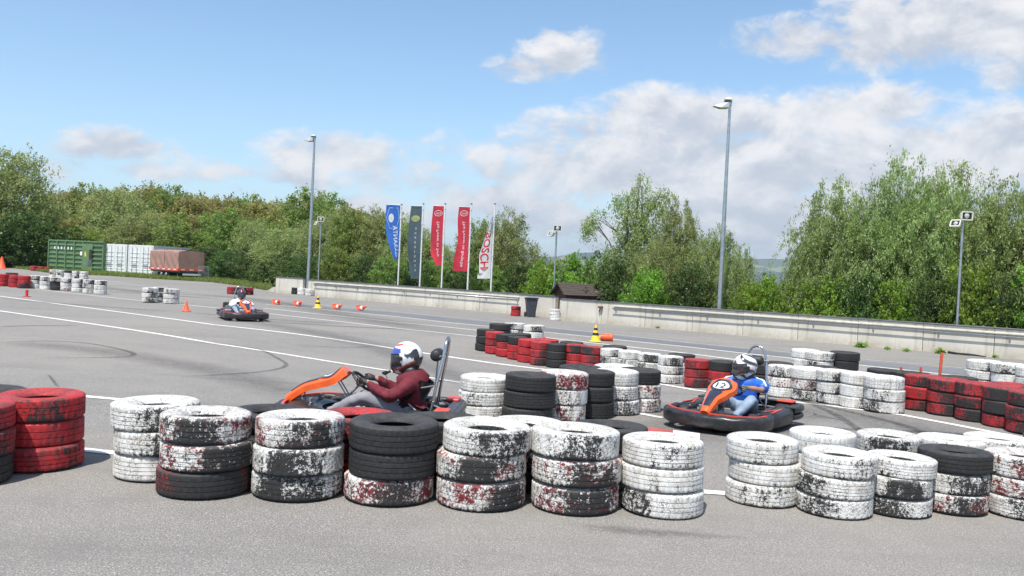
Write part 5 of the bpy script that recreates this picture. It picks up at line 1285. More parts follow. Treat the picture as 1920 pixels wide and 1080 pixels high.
def make_kart(label, loc, heading, number, scale=1.0, hoop_chrome=True):
    t_ = thing('go_kart', label, 'go-kart', loc, heading); t_.scale = (scale,) * 3
    B = lambda m, n, ma, par=None, **k: m.build(n, ma, par or t_, **k)
    # frame tubes and floor tray
    m = MB()
    for s in (-1, 1):
        m.tube(smooth_path([(.62, s * .16, .075), (.35, s * .28, .075), (-.1, s * .33, .075), (-.62, s * .33, .085)], 5), .016, 8)
        m.tube([(.48, s * .20, .075), (.48, s * .48, .11)], .014, 6)
        m.tube([(.25, s * .30, .085), (.25, s * .52, .10), (-.32, s * .52, .10), (-.32, s * .33, .085)], .011, 6)
    for x in (.55, .2, -.3, -.6): m.tube([(x, -.3, .07), (x, .3, .07)], .014, 6)
    m.tube([(.74, -.2, .09), (.74, .2, .09)], .012, 6); B(m, 'chassis_frame', KFRAME, smooth=True)
    m = MB(); m.box((.33, 0, .052), (.72, .50, .012)); B(m, 'floor_tray', STEEL)
    m = MB(); m.tube([(-.52, -.56, .13), (-.52, .56, .13)], .020, 10); B(m, 'rear_axle', STEEL, smooth=True)
    # front bumper fairing
    prof = roundrect(.10, .185, .045, 4)
    path = smooth_path([(.36, .600, .155), (.55, .610, .155), (.74, .565, .155), (.885, .39, .155), (.945, .18, .155), (.955, 0, .155), (.945, -.18, .155), (.885, -.39, .155), (.74, -.565, .155), (.55, -.610, .155), (.36, -.600, .155)], 6)
    K_ = len(path); sc_ = [(1 + .5 * (1 - abs(2 * i / (K_ - 1) - 1)), 1 - .12 * (1 - abs(2 * i / (K_ - 1) - 1)) + .06 * math.sin(i * .9)) for i in range(K_)]
    m = MB(); m.sweep(prof, path, scales=sc_); fb = B(m, 'front_bumper', KBLACK, smooth=True, angle=50)
    m = MB(); pp = [p + Vector((-.035, 0, .088)) * 1.0 for p in path[6:-6]]; m.sweep([(-.016, -.006), (.016, -.006), (.016, .008), (-.016, .008)], pp); B(m, 'trim_strip', KRED, fb)
    # upper nose cover behind the bumper
    m = MB()
    def nose(u, v):
        y = (v - .5) * (.86 - .30 * u); x = .90 - u * .36 - .10 * abs(v - .5) ** 2 * 4; return Vector((x, y, .225 + .05 * math.sin(u * math.pi) * (1 - (2 * v - 1) ** 2) - .02 * u))
    m.grid(nose, 8, 14); m.grid(lambda u, v: nose(u, v) - Vector((0, 0, .02)), 8, 14); B(m, 'nose_cover', KBLACK, smooth=True)
    # side pods
    for s in (-1, 1):
        m = MB(); pr = roundrect(.23, .20, .06, 4)
        pth = [Vector(p) for p in ((.335, s * .520, .15), (.30, s * .53, .15), (.1, s * .545, .15), (-.15, s * .55, .15), (-.335, s * .545, .15), (-.365, s * .54, .15))]
        scs = [(.72, .72), (.95, .92), (1, .94), (1, 1), (1, 1.06), (.85, .9)]
        m.sweep(pr, pth, scales=scs); pod = B(m, 'side_pod', KBLACK, smooth=True, angle=45)
        m = MB(); m.box((.02, s * .57, .252), (.46, .028, .008), rot=Matrix.Rotation(R(s * 4), 3, 'Z')); m.box((.10, s * .505, .251), (.26, .025, .008), rot=Matrix.Rotation(R(-s * 14), 3, 'Z')); B(m, 'trim_strip', KRED, pod)
    # rear bumper with rounded corners
    pth = smooth_path([(-.42, .61, .17), (-.62, .635, .17), (-.80, .60, .17), (-.87, .46, .17), (-.89, .2, .17), (-.89, -.2, .17), (-.87, -.46, .17), (-.80, -.60, .17), (-.62, -.635, .17), (-.42, -.61, .17)], 6)
    m = MB(); m.sweep(roundrect(.10, .085, .035, 3), [p + Vector((0, 0, .055)) for p in pth]); rb_ = B(m, 'rear_bumper', KBLACK, smooth=True, angle=50)
    m = MB(); m.sweep(roundrect(.09, .075, .03, 3), [p + Vector((0, 0, -.04)) for p in pth]); B(m, 'lower_bumper', KBLACK, rb_, smooth=True, angle=50)
    m = MB()
    for s in (-1, 1): m.box((-.55, s * .60, .255), (.34, .14, .02), bev=.008)
    m.box((-.84, 0, .27), (.10, .9, .02), bev=.008); B(m, 'bumper_top', KBLACK, rb_)
    m = MB(); m.box((-.78, .42, .285), (.15, .22, .03), bev=.012); B(m, 'rear_trim', KRED, rb_)
    m = MB(); m.box((-.78, -.42, .285), (.15, .22, .03), bev=.012); B(m, 'rear_trim', KRED, rb_)
    # wheels
    def wheel(x, y, r, w_, steer=0):
        rot = Matrix.Rotation(R(90), 3, 'X'); hw = w_ / 2
        m = MB(); m.lathe([(r * .55, -hw * .86), (r * .62, -hw), (r * .86, -hw), (r * .97, -hw * .8), (r, -hw * .5), (r, hw * .5), (r * .97, hw * .8), (r * .86, hw), (r * .62, hw), (r * .55, hw * .86)], 28, rot=rot)
        wh = B(m, 'wheel', SLICK, smooth=True, angle=50); wh.location = (x, y, r); wh.rotation_euler = (0, 0, R(steer))
        m = MB(); m.lathe([(.0, -hw * .3), (r * .2, -hw * .4), (r * .24, -hw * .25), (r * .5, -hw * .3), (r * .56, -hw * .9), (r * .56, hw * .9), (r * .5, hw * .3), (r * .24, hw * .25), (r * .2, hw * .4), (.0, hw * .3)], 20, rot=rot); B(m, 'rim', RIMM, wh, smooth=True, angle=40)
    for s in (-1, 1): wheel(.50, s * .45, .125, .125, 9); wheel(-.52, s * .475, .138, .20)
    # seat
    m = MB()
    def seat(u, v):
        # u along: 0 front edge .. 1 top of back;   v across
        if u < .45: x = -.12 - u / .45 * .26; z = .13 - .035 * math.sin(u / .45 * math.pi)
        else: q = (u - .45) / .55; x = -.38 - .05 * math.sin(q * 1.57) - .17 * q; z = .11 + .40 * q
        c_ = (2 * v - 1); wd = .175 + .015 * math.sin(u * 3); side = .12 * max(0, 1 - abs(u - .5) * 1.9) + .03
        return Vector((x + abs(c_) ** 3 * .10, c_ * wd, z + abs(c_) ** 3.2 * side))
    m.grid(seat, 20, 14); m.grid(lambda u, v: seat(u, v) + Vector((-.022, 0, -.012)), 20, 14); B(m, 'seat', SEATM, smooth=True)
    # steering column, wheel
    a = Vector((.46, 0, .12)); b = Vector((.135, 0, .475)); ax = (b - a).normalized()
    m = MB(); m.tube([a, b], .012, 8); m.tube([(.30, -.08, .085), (.22, 0, .31), (.30, .08, .085)], .009, 6); B(m, 'steering_column', STEEL)
    q = Vector((0, 0, 1)).rotation_difference(ax).to_matrix(); m = MB()
    pts = [b + q @ Vector((math.cos(k * .2618) * .135 * (1 if math.cos(k * .2618) > -.7 else .93), math.sin(k * .2618) * .15, 0)) for k in range(24)]
    m.tube(pts, .015, 8, closed=True)
    for aa in (0, 2.2, -2.2): m.tube([b, b + q @ Vector((math.cos(aa) * .13, math.sin(aa) * .14, 0))], .008, 5)
    m.lathe([(.0, -.02), (.04, -.02), (.045, .01), (.0, .015)], 12, c=b, rot=q); B(m, 'steering_wheel', PADM, smooth=True, angle=40)
    # orange steering fairing: a long shield from the nose up to the steering wheel
    cen = smooth_path([(.95, 0, .268), (.87, 0, .335), (.74, 0, .42), (.58, 0, .475), (.44, 0, .525), (.335, 0, .615)], 6)
    def half(s): # half width along the shield
        pts = ((0, .055), (.12, .065), (.35, .085), (.6, .135), (.8, .178), (.93, .165), (1.0, .10))
        for (a_, x), (b_, y) in zip(pts[:-1], pts[1:]):
            if s <= b_: f = (s - a_) / (b_ - a_); f = f * f * (3 - 2 * f); return x + (y - x) * f
        return .1
    def sh(u, v, off=0.0, inset=1.0):
        i = min(int(u * (len(cen) - 1)), len(cen) - 2); f = u * (len(cen) - 1) - i; p_ = cen[i].lerp(cen[i + 1], f); tn = (cen[i + 1] - cen[i]).normalized(); nn = Vector((-tn.z, 0, tn.x)) * -1
        if nn.z < 0: nn = -nn
        c_ = 2 * v - 1; return p_ + Vector((0, c_ * half(u) * inset, 0)) + nn * (.035 * (1 - abs(c_) ** 2.5) - .02 + off) 
    m = MB(); m.grid(lambda u, v: sh(u, v), 40, 16); m.grid(lambda u, v: sh(u, v, -.05 - .02 * u), 40, 16)
    def rim_(v): 
        m.grid(lambda u, w_: sh(u, v, -(.05 + .02 * u) * w_), 40, 2)
    rim_(0); rim_(1)
    for uu in (0, 1): m.grid(lambda v, w_: sh(uu, v, -(.05 + .02 * uu) * w_), 16, 2)
    fr = B(m, 'steering_fairing', ORANGE, smooth=True, angle=60)
    m = MB(); m.grid(lambda u, v: sh(.17 + u * .42, .5 + (v - .5) * .60, .0075), 16, 8); B(m, 'lower_inset', NAVY, fr, smooth=True, fix=False)
    m = MB(); m.grid(lambda u, v: sh(.60 + u * .35, .5 + (v - .5) * .80 * math.sin(.55 + u * 2.0), .0075), 16, 8); B(m, 'upper_inset', NAVY, fr, smooth=True, fix=False)
    m = MB(); ring = []
    for k in range(24): a_ = k * .2618; ring.append((.775 + .125 * math.cos(a_), .5 + .30 * math.sin(a_)))
    m.add([sh(.775, .5, .012)] + [sh(u, v, .011) for u, v in ring], [(0, k + 1, (k + 1) % 24 + 1) for k in range(24)]); pl = B(m, 'number_plate', NUMW, fr, fix=False)
    pv, pf, Wd, Hh = text_polys(number, .1); cxn = Wd / 2
    m = MB(); m.add([sh(.775 + (y - Hh / 2) / Hh * .17, .5 + (x - cxn) / Wd * (.36 if len(number) > 1 else .18) * 1, .0155) for x, y in pv], pf); nb_ = B(m, 'number', BLACKM, pl, fix=False)
    m = MB()
    for s in (-1, 1):
        for pp_ in ([(.70, s * .07, .10), (.78, s * .06, .34)], [(.26, s * .05, .28), (.40, s * .05, .49)]): m = MB(); m.tube(pp_, .008, 5); B(m, 'fairing_bracket', STEEL, fr)
    # pedals, tank
    for s in (-1, 1): m = MB(); m.tube([(.60, s * .15, .07), (.63, s * .15, .22), (.63, s * .22, .24)], .008, 6); m.box((.615, s * .19, .235), (.014, .09, .05), bev=.004); B(m, 'pedal', STEEL)
    m = MB(); m.box((.22, 0, .14), (.26, .20, .13), bev=.03); B(m, 'fuel_tank', TANK)
    # engine at the driver's right, airbox
    m = MB(); m.box((-.30, -.40, .19), (.27, .22, .20), bev=.03); m.lathe([(.09, -.07), (.10, 0), (.09, .07)], 16, c=(-.30, -.40, .32), rot=Matrix.Rotation(R(90), 3, 'Y')); 
    for k in range(5): m.box((-.42 + k * .03, -.40, .27), (.010, .25, .13))
    B(m, 'engine', STEEL)
    m = MB(); m.box((-.42, -.42, .40), (.17, .22, .19), bev=.03); B(m, 'airbox', BLACKP)
    m = MB(); m.tube(smooth_path([(-.22, -.44, .22), (-.50, -.46, .20), (-.72, -.40, .22), (-.80, -.2, .22)], 5), .026, 8); B(m, 'exhaust', STEEL, smooth=True)
    m = MB(); m.box((-.3, .38, .17), (.30, .12, .13), bev=.03); B(m, 'battery_box', BLACKP)
    # roll hoop, braces and head pad
    m = MB(); hp_ = smooth_path([(-.62, .20, .10), (-.66, .185, .40), (-.72, .145, .75), (-.745, .095, .93), (-.75, .0, .985), (-.745, -.095, .93), (-.72, -.145, .75), (-.66, -.185, .40), (-.62, -.20, .10)], 6)
    m.tube(hp_, .0165, 10); B(m, 'roll_hoop', CHROME, smooth=True)
    m = MB()
    for s in (-1, 1):
        for pp_ in ([(-.60, s * .23, .14), (-.40, s * .20, .30)], [(-.655, s * .215, .50), (-.50, s * .15, .46)], [(-.655, s * .215, .34), (-.66, s * .20, .30), (-.84, s * .16, .22)]):
            m = MB(); m.tube(pp_, .009, 6); B(m, 'hoop_brace', GALVD)
    m = MB(); m.tube([(-.70, -.19, .80), (-.70, .19, .80)], .008, 6); m.tube([(-.655, 0, .80), (-.64, 0, .52), (-.60, 0, .45)], .010, 6); B(m, 'pad_bar', GALVD)
    m = MB(); rr = Matrix.Rotation(R(90), 3, 'X'); m.lathe([(.0, -.125), (.04, -.125), (.062, -.10), (.066, 0), (.062, .10), (.04, .125), (.0, .125)], 18, c=(-.645, 0, .80), rot=rr); B(m, 'head_pad', PADM, smooth=True)
    return t_

# ================================================================== drivers
SKIN = mat('skin', (.42, .22, .15), .5, var=.08, vscale=10); GLOVE = mat('glove_dark', (.03, .03, .033), .6, var=.3, vscale=20); GLOVEG = mat('glove_grey', (.17, .16, .15), .7, var=.3, vscale=20)
def cloth_mat(name, col, var=.14): return mat(name, col, .85, var=var, vscale=9, bump=.35, bscale=45)
HOOD = cloth_mat('maroon_hoodie', (.135, .012, .022)); GREYT = cloth_mat('grey_trousers', (.24, .235, .26)); BLUES = mat('blue_shirt', (.02, .13, .55), .5, var=.2, vscale=7, bump=.3, bscale=30); JEAN = cloth_mat('blue_jeans', (.22, .29, .38), .2)
WHITES = cloth_mat('white_shirt', (.72, .72, .76), .05); SHOE = mat('shoe', (.16, .16, .17), .6, var=.2); SHOESOLE = mat('shoe_sole', (.20, .20, .20), .7, var=.2); WSTRIPE = mat('white_stripe', (.78, .78, .78), .7)
def skin_object(name, J, E, m, parent, sub=1, wrinkle=0.0, seed=0, root=0, freq=14):
    names = list(J.keys()); ix = {k: i for i, k in enumerate(names)}
    me = bpy.data.meshes.new(name); me.from_pydata([J[k][:3] for k in names], [(ix[a], ix[b]) for a, b in E], [])
    o = bpy.data.objects.new(name, me); COL.objects.link(o); md = o.modifiers.new('skin', 'SKIN'); md.use_smooth_shade = True; md.branch_smoothing = .6
    sv = me.skin_vertices[0].data
    for k, i in ix.items():
        rr = J[k][3]; sv[i].radius = (rr, rr) if not isinstance(rr, tuple) else rr; sv[i].use_root = False
    roots = root if isinstance(root, (list, tuple)) else [names[root] if isinstance(root, int) else root]
    for k in roots: sv[ix[k]].use_root = True
    ss = o.modifiers.new('sub', 'SUBSURF'); ss.levels = sub; ss.render_levels = sub
    dg = bpy.context.evaluated_depsgraph_get(); dg.update(); me2 = bpy.data.meshes.new_from_object(o.evaluated_get(dg))
    bpy.data.objects.remove(o); bpy.data.meshes.remove(me); me2.name = name; me2.materials.clear(); me2.materials.append(m)
    if wrinkle:
        n = len(me2.vertices); co = np.empty(n * 3); me2.vertices.foreach_get('co', co); co = co.reshape(-1, 3); no = np.empty(n * 3); me2.vertices.foreach_get('normal', no); no = no.reshape(-1, 3)
        d = np.array([abs(mnoise.noise(Vector(c) * freq + Vector((seed, 0, 0)))) * -1.6 + .5 + .5 * mnoise.noise(Vector(c) * freq * 2.2) for c in co]); co += no * (d * wrinkle)[:, None]; me2.vertices.foreach_set('co', co.ravel())
    me2.shade_smooth(); return link(name, me2, parent)
def lerp3(a, b, t): return tuple(a[i] + (b[i] - a[i]) * t for i in range(3))
def hand(J, E, wrist, tag_, side, grip, axis, scale=1.0, rad=1.0, upv=(0, 0, 1)):
    """five fingers closed round the rim at `grip`; axis = rim direction"""
    w_ = Vector(J[wrist][:3]); g = Vector(grip); f = (g - w_).normalized(); ax = Vector(axis).normalized(); ax = (ax - f * ax.dot(f)).normalized(); dn = f.cross(ax).normalized()
    if dn.z > 0: dn = -dn
    palm = w_ + f * .045 * scale; J[tag_ + 'palm'] = (*palm, .026 * rad); E.append((wrist, tag_ + 'palm'))
    for i in range(4):
        off = ax * (i - 1.5) * .021 * scale; ln = (.030, .034, .032, .026)[i] * scale
        k0 = palm + f * .035 * scale + off - dn * .010; k1 = k0 + (f * .75 + dn * .5) * ln * 1.1; k2 = k1 + (dn * 1.0 - f * .1) * ln; k3 = k2 + (-f * .85 + dn * .25) * ln * .85
        prev = tag_ + 'palm'
        for j, (q, r_) in enumerate(((k0, .0115), (k1, .0102), (k2, .0095), (k3, .0085))):
            nm = f'{tag_}f{i}{j}'; J[nm] = (*q, r_ * rad); E.append((prev, nm)); prev = nm
    t0 = palm - ax * side * .030 * scale + dn * .012; t1 = t0 + (f * .6 - ax * side * .35 + dn * .5) * .034 * scale; t2 = t1 + (f * .6 + ax * side * .5 + dn * .6) * .028 * scale
    prev = tag_ + 'palm'
    for j, (q, r_) in enumerate(((t0, .014), (t1, .012), (t2, .010))): nm = f'{tag_}t{j}'; J[nm] = (*q, r_ * rad); E.append((prev, nm)); prev = nm

def helmet_mesh(paint, visor_mat, motocross=False, seed=0):
    """full-face helmet, front = +x, centre at origin; returns list of (name, mesh)"""
    nu, nv = 120, 76
    def S(a, e, off=0.0):
        # a azimuth (0 front), e elevation -70..90
        ce, se = max(0.0, math.cos(e)), math.sin(e)
        fx = math.cos(a); fy = math.sin(a)
        rx, ry, rz = .168, .134, .168
        x, y, z = rx * ce * fx, ry * ce * fy, rz * se
        if fx < 0: x *= 1.0 + .02
        low = max(0, -se); front = max(0, fx)
        x += front ** 2.2 * low ** .8 * .075 * (1.35 if motocross else 1) * ce ** .35
        if low > 0: y *= 1 - .10 * low; 
        z = max(z, -.160); z -= front ** 2 * low * .012
        if se < -.3: z = z * (.97 if fx < 0 else 1.0)
        v = Vector((x, y, z)); n = Vector((x / rx ** 2, y / ry ** 2, z / rz ** 2)).normalized(); return v + n * off
    V_ = []; C_ = []
    for j in range(nv + 1):
        e = R(-66) + (R(90) - R(-66)) * j / nv
        for i in range(nu): a = 2 * math.pi * i / nu - math.pi; V_.append(S(a, e)); C_.append((*paint(a, e, S(a, e)), 1))
    F_ = [(j * nu + i, j * nu + (i + 1) % nu, (j + 1) * nu + (i + 1) % nu, (j + 1) * nu + i) for j in range(nv) for i in range(nu)]
    me = bpy.data.meshes.new('helmet'); me.from_pydata([tuple(v) for v in V_], [], F_); me.materials.append(vcol_mat('helmet_paint', .22, .6))
    me.color_attributes.new('col', 'FLOAT_COLOR', 'POINT').data.foreach_set('color', np.array(C_, float).ravel()); me.shade_smooth()
    m = MB(); e0, e1 = (R(-24), R(20)) if not motocross else (R(-20), R(22)); aw = R(72)
    m.grid(lambda u, v: S((u * 2 - 1) * aw, e0 + (e1 - e0) * v + (.06 * (1 - (2 * u - 1) ** 2)) * (v - .5), .0035), 30, 8)
    if motocross:   # the opening sits deeper; the shell gets a raised lip
        pass
    vis = m.mesh('visor', visor_mat, smooth=True, fix=False)
    m = MB(); lip = [S((k / 20 * 2 - 1) * aw, e1 + .05 * (1 - (k / 10 - 1) ** 2), .004) for k in range(21)] + [S((1 - k / 20 * 2) * aw, e0 - .02, .004) for k in range(21)]
    m.tube(lip, .0055, 6, closed=True); lp = m.mesh('visor_seal', BLACKP, smooth=True)
    m = MB()
    for s in (-1, 1): m.lathe([(.0, .012), (.020, .010), (.024, .0), (.0, .0)], 16, c=S(s * R(76), R(2), .0), rot=Matrix.Rotation(R(-90 * s), 3, 'X'))
    m.box(S(0, R(-50), .0) + Vector((.004, 0, .012)), (.012, .07, .018), bev=.004); vn = m.mesh('vent', BLACKP)
    return [('helmet', me), ('visor', vis), ('visor_seal', lp), ('vent', vn)]
VIS = mat('smoked_visor', (.03, .035, .045), .08, spec=.8, var=.1); VIS2 = mat('tinted_visor', (.045, .04, .045), .12, spec=.8, var=.5, vscale=14)
def paint_a(a, e, v):      # white with blue brow, red crown stripe, black lower back, white script panel
    s, z, ad = abs(math.sin(a)), v.z, abs(a)
    white = (.80, .80, .82)
    d = .8 * v.x + .75 * z
    if e > R(22) and ad < R(80) and e < R(56) and ad > R(12): c = (.05, .08, .42) if (e - R(22)) < .5 - .25 * (ad - .5) else white
    else: c = white
    if R(54) < e < R(66) and R(20) < ad < R(100): c = (.60, .05, .06)
    if ad > R(92):
        k = v.z * .9 - v.x * .25
        if v.z < .075 and v.z > -.2: c = (.025, .025, .03)
        if v.z > .055 + .02 * math.sin(v.x * 40) or (ad > R(150) and v.z > -.02): c = white
    if R(48) < ad < R(128):
        q = z - (-.055 + (-(v.x) + .02) * .75 * -1)          # slanting band towards the chin
        if abs(z + .035 - (-.55) * (v.x - .0) * -1) < .030: c = white
        if z < -.065 - .25 * v.x: c = (.03, .03, .03)
        if abs(z + .055 + .25 * (v.x) + .02) < .006: c = (.55, .10, .08)
        w_ = math.sin(v.x * 150) * .01
        if -.045 < z < .02 and -.09 < v.x < .03: c = white if abs(z + .012 + w_ - .25 * v.x) < .020 else c
    if e < R(-26) and ad < R(50): c = (.05, .05, .06) if ad < R(28) else ((.45, .05, .06) if e > R(-40) else white)
    return c
def paint_b(a, e, v):      # white, silver and black sweeping bands
    ad = abs(a); w_ = ad * 2.6 + e * 3.4 + .5 * math.sin(e * 3); s = math.sin(w_ * 1.9)
    c = (.80, .80, .80) if s > .05 else ((.30, .31, .33) if s > -.45 else (.03, .03, .035))
    if e < R(-24) and ad < R(60): c = (.80, .80, .80) if math.sin(ad * 9 + e * 6) > -.35 else (.04, .04, .04)
    if ad > R(120) and e < R(-5): c = (.04, .04, .045) if math.sin(e * 16 + ad * 5) < .3 else c
    return c
def paint_c(a, e, v):
    ad = abs(a); c = (.14, .015, .022)
    if math.sin(ad * 4 + e * 5) > .55: c = (.03, .02, .022)
    if e < R(-20): c = (.05, .02, .022)
    if e > R(60): c = (.22, .02, .03)
    return c
def driver(label, loc, heading, scale, top_m, trouser_m, glove_m, paint, vis, head_yaw=0.0, head_pitch=8.0, sleeves='long', lean=0.0, moto=False, camera_on=False, knees=.22, hood=False, head_dz=0.0, head_dx=0.0, elz=0.0, seed=1):
    t_ = thing('person', label, 'person', loc, heading); t_.scale = (scale,) * 3
    Lx = lean
    P = dict(pelvis=(-.36, 0, .20, .125), waist=(-.40 + Lx * .1, 0, .33, .145), chest=(-.45 + Lx * .5, 0, .455, .162), up=(-.455 + Lx * .8, 0, .545, .112), neck=(-.435 + Lx, 0, .615, .055), head0=(-.41 + Lx + head_dx * .6, 0, .69, .07), head1=(-.385 + Lx + head_dx, 0, .77 + head_dz, .085))
    E = [('pelvis', 'waist'), ('waist', 'chest'), ('chest', 'up'), ('up', 'neck'), ('neck', 'head0'), ('head0', 'head1')]
    wc = Vector((.135, 0, .475)); axn = (Vector((.135, 0, .475)) - Vector((.46, 0, .12))).normalized(); q = Vector((0, 0, 1)).rotation_difference(axn).to_matrix()
    hands = {}
    for s, n in ((1, 'l'), (-1, 'r')):
        P['sh' + n] = (-.455 + Lx * .8, s * .165, .53, .078); P['ua' + n] = (-.38 + Lx * .6, s * .235, .455 + elz * .4, .062); P['el' + n] = (-.235 + Lx * .5, s * .28, .385 + elz, .052); P['fa' + n] = (-.09 + Lx * .3, s * .235, .435 + elz * .7, .044); P['wr' + n] = (.045, s * .175, .50, .031)
        E += [('up', 'sh' + n), ('sh' + n, 'ua' + n), ('ua' + n, 'el' + n), ('el' + n, 'fa' + n), ('fa' + n, 'wr' + n)]
        hands[n] = wc + q @ Vector((.02, s * .148, .018))
        P['hp' + n] = (-.33, s * .095, .185, .092); P['th' + n] = (-.14, s * (.095 + knees * .35), .275, .076); P['kn' + n] = (.06, s * knees, .355, .058); P['sn' + n] = (.26, s * (knees * .75 + .03), .255, .048); P['an' + n] = (.47, s * .165, .145, .036)
        P['hl' + n] = (.515, s * .165, .095, .033); P['ft' + n] = (.585, s * .165, .175, .030); P['to' + n] = (.60, s * .168, .235, .024)
        E += [('pelvis', 'hp' + n), ('hp' + n, 'th' + n), ('th' + n, 'kn' + n), ('kn' + n, 'sn' + n), ('sn' + n, 'an' + n), ('an' + n, 'hl' + n), ('hl' + n, 'ft' + n), ('ft' + n, 'to' + n)]
    # continuous body (skin)
    J = {k: (*v[:3], v[3] * (.9 if k[:2] in ('wr', 'fa', 'ne') or k[:2] == 'he' else (.80 if k[:2] == 'el' else .55))) for k, v in P.items()}; EB = list(E)
    for s, n in ((1, 'l'), (-1, 'r')): hand(J, EB, 'wr' + n, 'h' + n, s, hands[n], q @ Vector((1, 0, 0)), .92, .5)
    skin_object('body', J, EB, SKIN, t_, 1, root='pelvis')
    def part(name, keys, ma, grow, wr=0.0, extra=(), root=None, sub=2, mod=None, freq=14, widen=0.0):
        Jp = {k: (*P[k][:3], P[k][3] * grow) for k in keys}
        if mod: Jp.update(mod)
        Ep = [(a, b) for a, b in E if a in Jp and b in Jp] + list(extra)
        o_ = skin_object(name, Jp, Ep, ma, t_, sub, wr, seed, root or list(Jp)[0], freq)
        if widen:
            for v_ in o_.data.vertices:
                f_ = min(1, max(0, (-.12 - v_.co.x) / .2)); v_.co.y *= 1 + widen * f_
                g_ = min(1, max(0, (v_.co.z - .565) / .075)); g_ = g_ * g_ * (3 - 2 * g_)      # shoulders slope in to the neck
                if g_ > 0:
                    nx_ = P['neck'][0] - .01; v_.co.x = nx_ + (v_.co.x - nx_) * (1 - .50 * g_); v_.co.y *= 1 - .60 * g_; v_.co.z = min(v_.co.z, .565 + (v_.co.z - .565) * .75)
        return o_
    if sleeves == 'long':
        part('hoodie' if hood else 'shirt', ['pelvis', 'waist', 'chest', 'up', 'neck', 'shl', 'ual', 'ell', 'fal', 'wrl', 'shr', 'uar', 'elr', 'far', 'wrr'] , top_m, 1.20, .020, root='chest', widen=.16, mod={**{'pelvis': (*P['pelvis'][:2], .27, .175), 'up': (*P['up'][:3], .105), 'neck': (*P['neck'][:3], .062)}, **{k: (*lerp3(P[k], P['fa' + k[-1]], .12), .036) for k in ('wrl', 'wrr')}})
    else:
        md = {}
        for s, n in ((1, 'l'), (-1, 'r')): e_ = lerp3(P['ua' + n], P['el' + n], .62); md['ua' + n] = (*P['ua' + n][:3], .072); md['se' + n] = (*e_, .068)
        md['neck'] = (*P['neck'][:3], .06); Jk = ['pelvis', 'waist', 'chest', 'up', 'neck', 'shl', 'ual', 'shr', 'uar']
        sh_ = part('t_shirt', Jk, top_m, 1.14, .018, root='chest', widen=.10, mod=md, extra=[('ual', 'sel'), ('uar', 'ser')])
        from mathutils.bvhtree import BVHTree
        tree_ = BVHTree.FromPolygons([v.co for v in sh_.data.vertices], [tuple(p_.vertices) for p_ in sh_.data.polygons])
        for s, n in ((1, 'l'), (-1, 'r')):
            m = MB(); a = Vector(P['up'][:3]) + Vector((0, s * .05, .075)); b = Vector(P['sh' + n][:3]) + Vector((.0, s * .02, .082)); c_ = Vector(md['se' + n][:3]) + Vector((.02, s * .062, .055))
            for k in (-1, 0, 1):
                off = Vector((k * .020, 0, -abs(k) * .003)); pts = smooth_path([a + off, b + off, (b + c_) / 2 + off + Vector((0, s * .012, .020)), c_ + off], 5); pts = [(lambda h_: h_[0] + h_[1] * .001)(tree_.find_nearest(p_)) for p_ in pts]; m.tube(pts, .0065, 5)
            m.build('shoulder_stripe', WSTRIPE, sh_, smooth=True)
    if hood:
        m = MB(); nk = Vector(P['neck'][:3])
        rr = Matrix.Rotation(R(12), 3, 'Y'); ring = [nk + rr @ Vector((math.cos(k * .3927) * .075 - .030, math.sin(k * .3927) * .092, -.055 + .02 * math.cos(k * .3927))) for k in range(16)]
        m.tube(ring, [.020 + .022 * max(0, -math.cos(k * .3927)) ** 2 for k in range(16)], 10, closed=True); m.build('hood', top_m, t_, smooth=True)
        m = MB(); m.tube([nk + Vector((-.09, 0, .02)), nk + Vector((-.125, 0, -.05)), nk + Vector((-.125, 0, -.11))], [.025, .062, .022], 10); m.build('hood_back', top_m, t_, smooth=True)
    else:
        m = MB(); nk = Vector(P['neck'][:3]); m.tube([nk + Vector((math.cos(k * .3927) * .062 - .012, math.sin(k * .3927) * .072, -.02 + .012 * math.cos(k * .3927))) for k in range(16)], .017, 8, closed=True); m.build('collar', top_m, t_, smooth=True)
    part('trousers', ['pelvis', 'hpl', 'thl', 'knl', 'snl', 'anl', 'hpr', 'thr', 'knr', 'snr', 'anr'], trouser_m, 1.22, .014, root='pelvis', mod={'pelvis': (*P['pelvis'][:3], .125)})
    for n in 'lr':
        part('shoe', ['an' + n, 'hl' + n, 'ft' + n, 'to' + n], SHOE, 1.35, root='hl' + n, mod={'an' + n: (*lerp3(P['an' + n], P['hl' + n], .45), .042)})
        m = MB(); x, y, z = P['ft' + n][:3]; m.box((x + .032, y, z - .0), (.02, .085, .25), rot=Matrix.Rotation(R(8), 3, 'Y'), bev=.009); m.build('sole', SHOESOLE, t_)
    for s, n in ((1, 'l'), (-1, 'r')):
        Jg = {'wr' + n: (*lerp3(P['wr' + n], P['fa' + n], .45), .039), 'w2': (*P['wr' + n][:3], .033)}; Eg = [('wr' + n, 'w2')]
        Jg2 = {'w2': Jg['w2']}; Eh = []; hand(Jg2, Eh, 'w2', 'g', s, hands[n], q @ Vector((1, 0, 0)), 1.0, 1.12); Jg.update(Jg2)
        skin_object('glove', Jg, Eg + Eh, glove_m, t_, 1, 0, 0, 'w2')
    # helmet
    hc = Vector(P['head1'][:3]) + Vector((.012, 0, -.015)); he = None
    for nm, me in helmet_mesh(paint, vis, moto, seed):
        o = link(nm, me, t_ if he is None else he)
        if he is None: he = o; o.location = hc; o.rotation_euler = (0, R(head_pitch), R(head_yaw))
    m = MB(); m.tube([Vector((-.012, 0, -.11)), Vector((-.015, 0, -.20))], [.10, .08], 16); m.build('neck_lining', BLACKM, he, smooth=True)
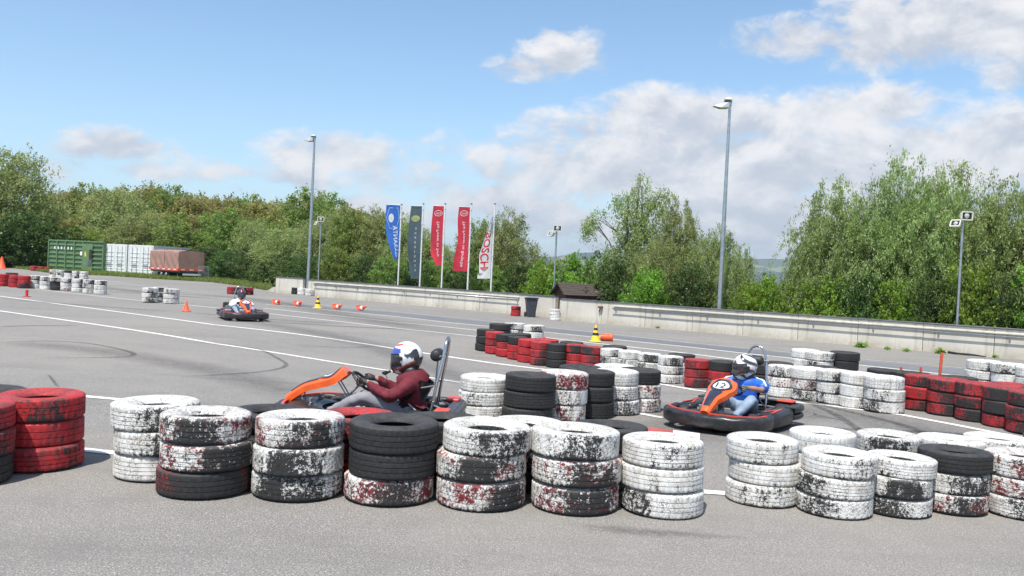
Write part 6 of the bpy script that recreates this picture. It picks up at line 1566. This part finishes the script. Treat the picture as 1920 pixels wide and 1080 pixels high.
    if camera_on:
        m = MB(); m.box((.255, .0, -.115), (.045, .05, .045), bev=.01); m.tube([(.20, 0, -.11), (.24, 0, -.115)], .014, 8); m.lathe([(.0, .012), (.014, .012), (.016, .0)], 12, c=(.278, 0, -.115), rot=Matrix.Rotation(R(90), 3, 'Y')); m.tube([(.26, 0, -.135), (.25, 0, -.18), (.27, .01, -.20)], .004, 5); m.build('action_camera', BLACKP, he)
    return t_

def kart_and_driver(px, py, heading_deg, number, klabel, dlabel, scale, **kw):
    g_ = G(px, py); loc = (g_.x, g_.y, gz(g_.x, g_.y) + .006); hd = R(heading_deg)
    k = make_kart(klabel, loc, hd, number, scale)
    d = driver(dlabel, loc, hd, scale, **kw); return k, d
kart_and_driver(700, 802, 176, '10', 'orange and black racing kart seen from its left side behind the near barrier', 'person in maroon hoodie and white blue red helmet driving the nearest kart', .985,
                top_m=HOOD, trouser_m=GREYT, glove_m=GLOVE, paint=paint_a, vis=VIS, head_pitch=14, hood=True, camera_on=True, lean=.05, elz=-.015, seed=2)
kart_and_driver(1374, 797, -126, '12', 'orange and black racing kart number twelve between the tyre barriers', 'person in blue striped t-shirt and white helmet driving kart twelve', .93,
                top_m=BLUES, trouser_m=JEAN, glove_m=GLOVEG, paint=paint_b, vis=VIS2, head_pitch=16, head_yaw=-34, sleeves='short', moto=True, knees=.25, lean=.05, head_dz=-.02, elz=.07, seed=5)
kart_and_driver(455, 599, -63, '3', 'distant orange and black kart alone in the open yard', 'person in white top and dark red helmet driving the distant kart', .93,
                top_m=WHITES, trouser_m=JEAN, glove_m=GLOVE, paint=paint_c, vis=VIS, head_pitch=6, knees=.27, seed=8)

# ================================================================== the air
AIR = bpy.data.materials.new('air'); AIR.use_nodes = True; t = AIR.node_tree; t.nodes.clear()
pv_ = N(t, 'ShaderNodeVolumePrincipled'); pv_.inputs['Color'].default_value = (.80, .88, 1.0, 1); pv_.inputs['Density'].default_value = 1.3e-4; pv_.inputs['Anisotropy'].default_value = .2
o = N(t, 'ShaderNodeOutputMaterial'); t.links.new(pv_.outputs[0], o.inputs['Volume'])
hzm = MB(); hzm.box((0, 500, 148), (29000, 29000, 300)); ho = hzm.build('haze', AIR); ho['kind'] = 'stuff'
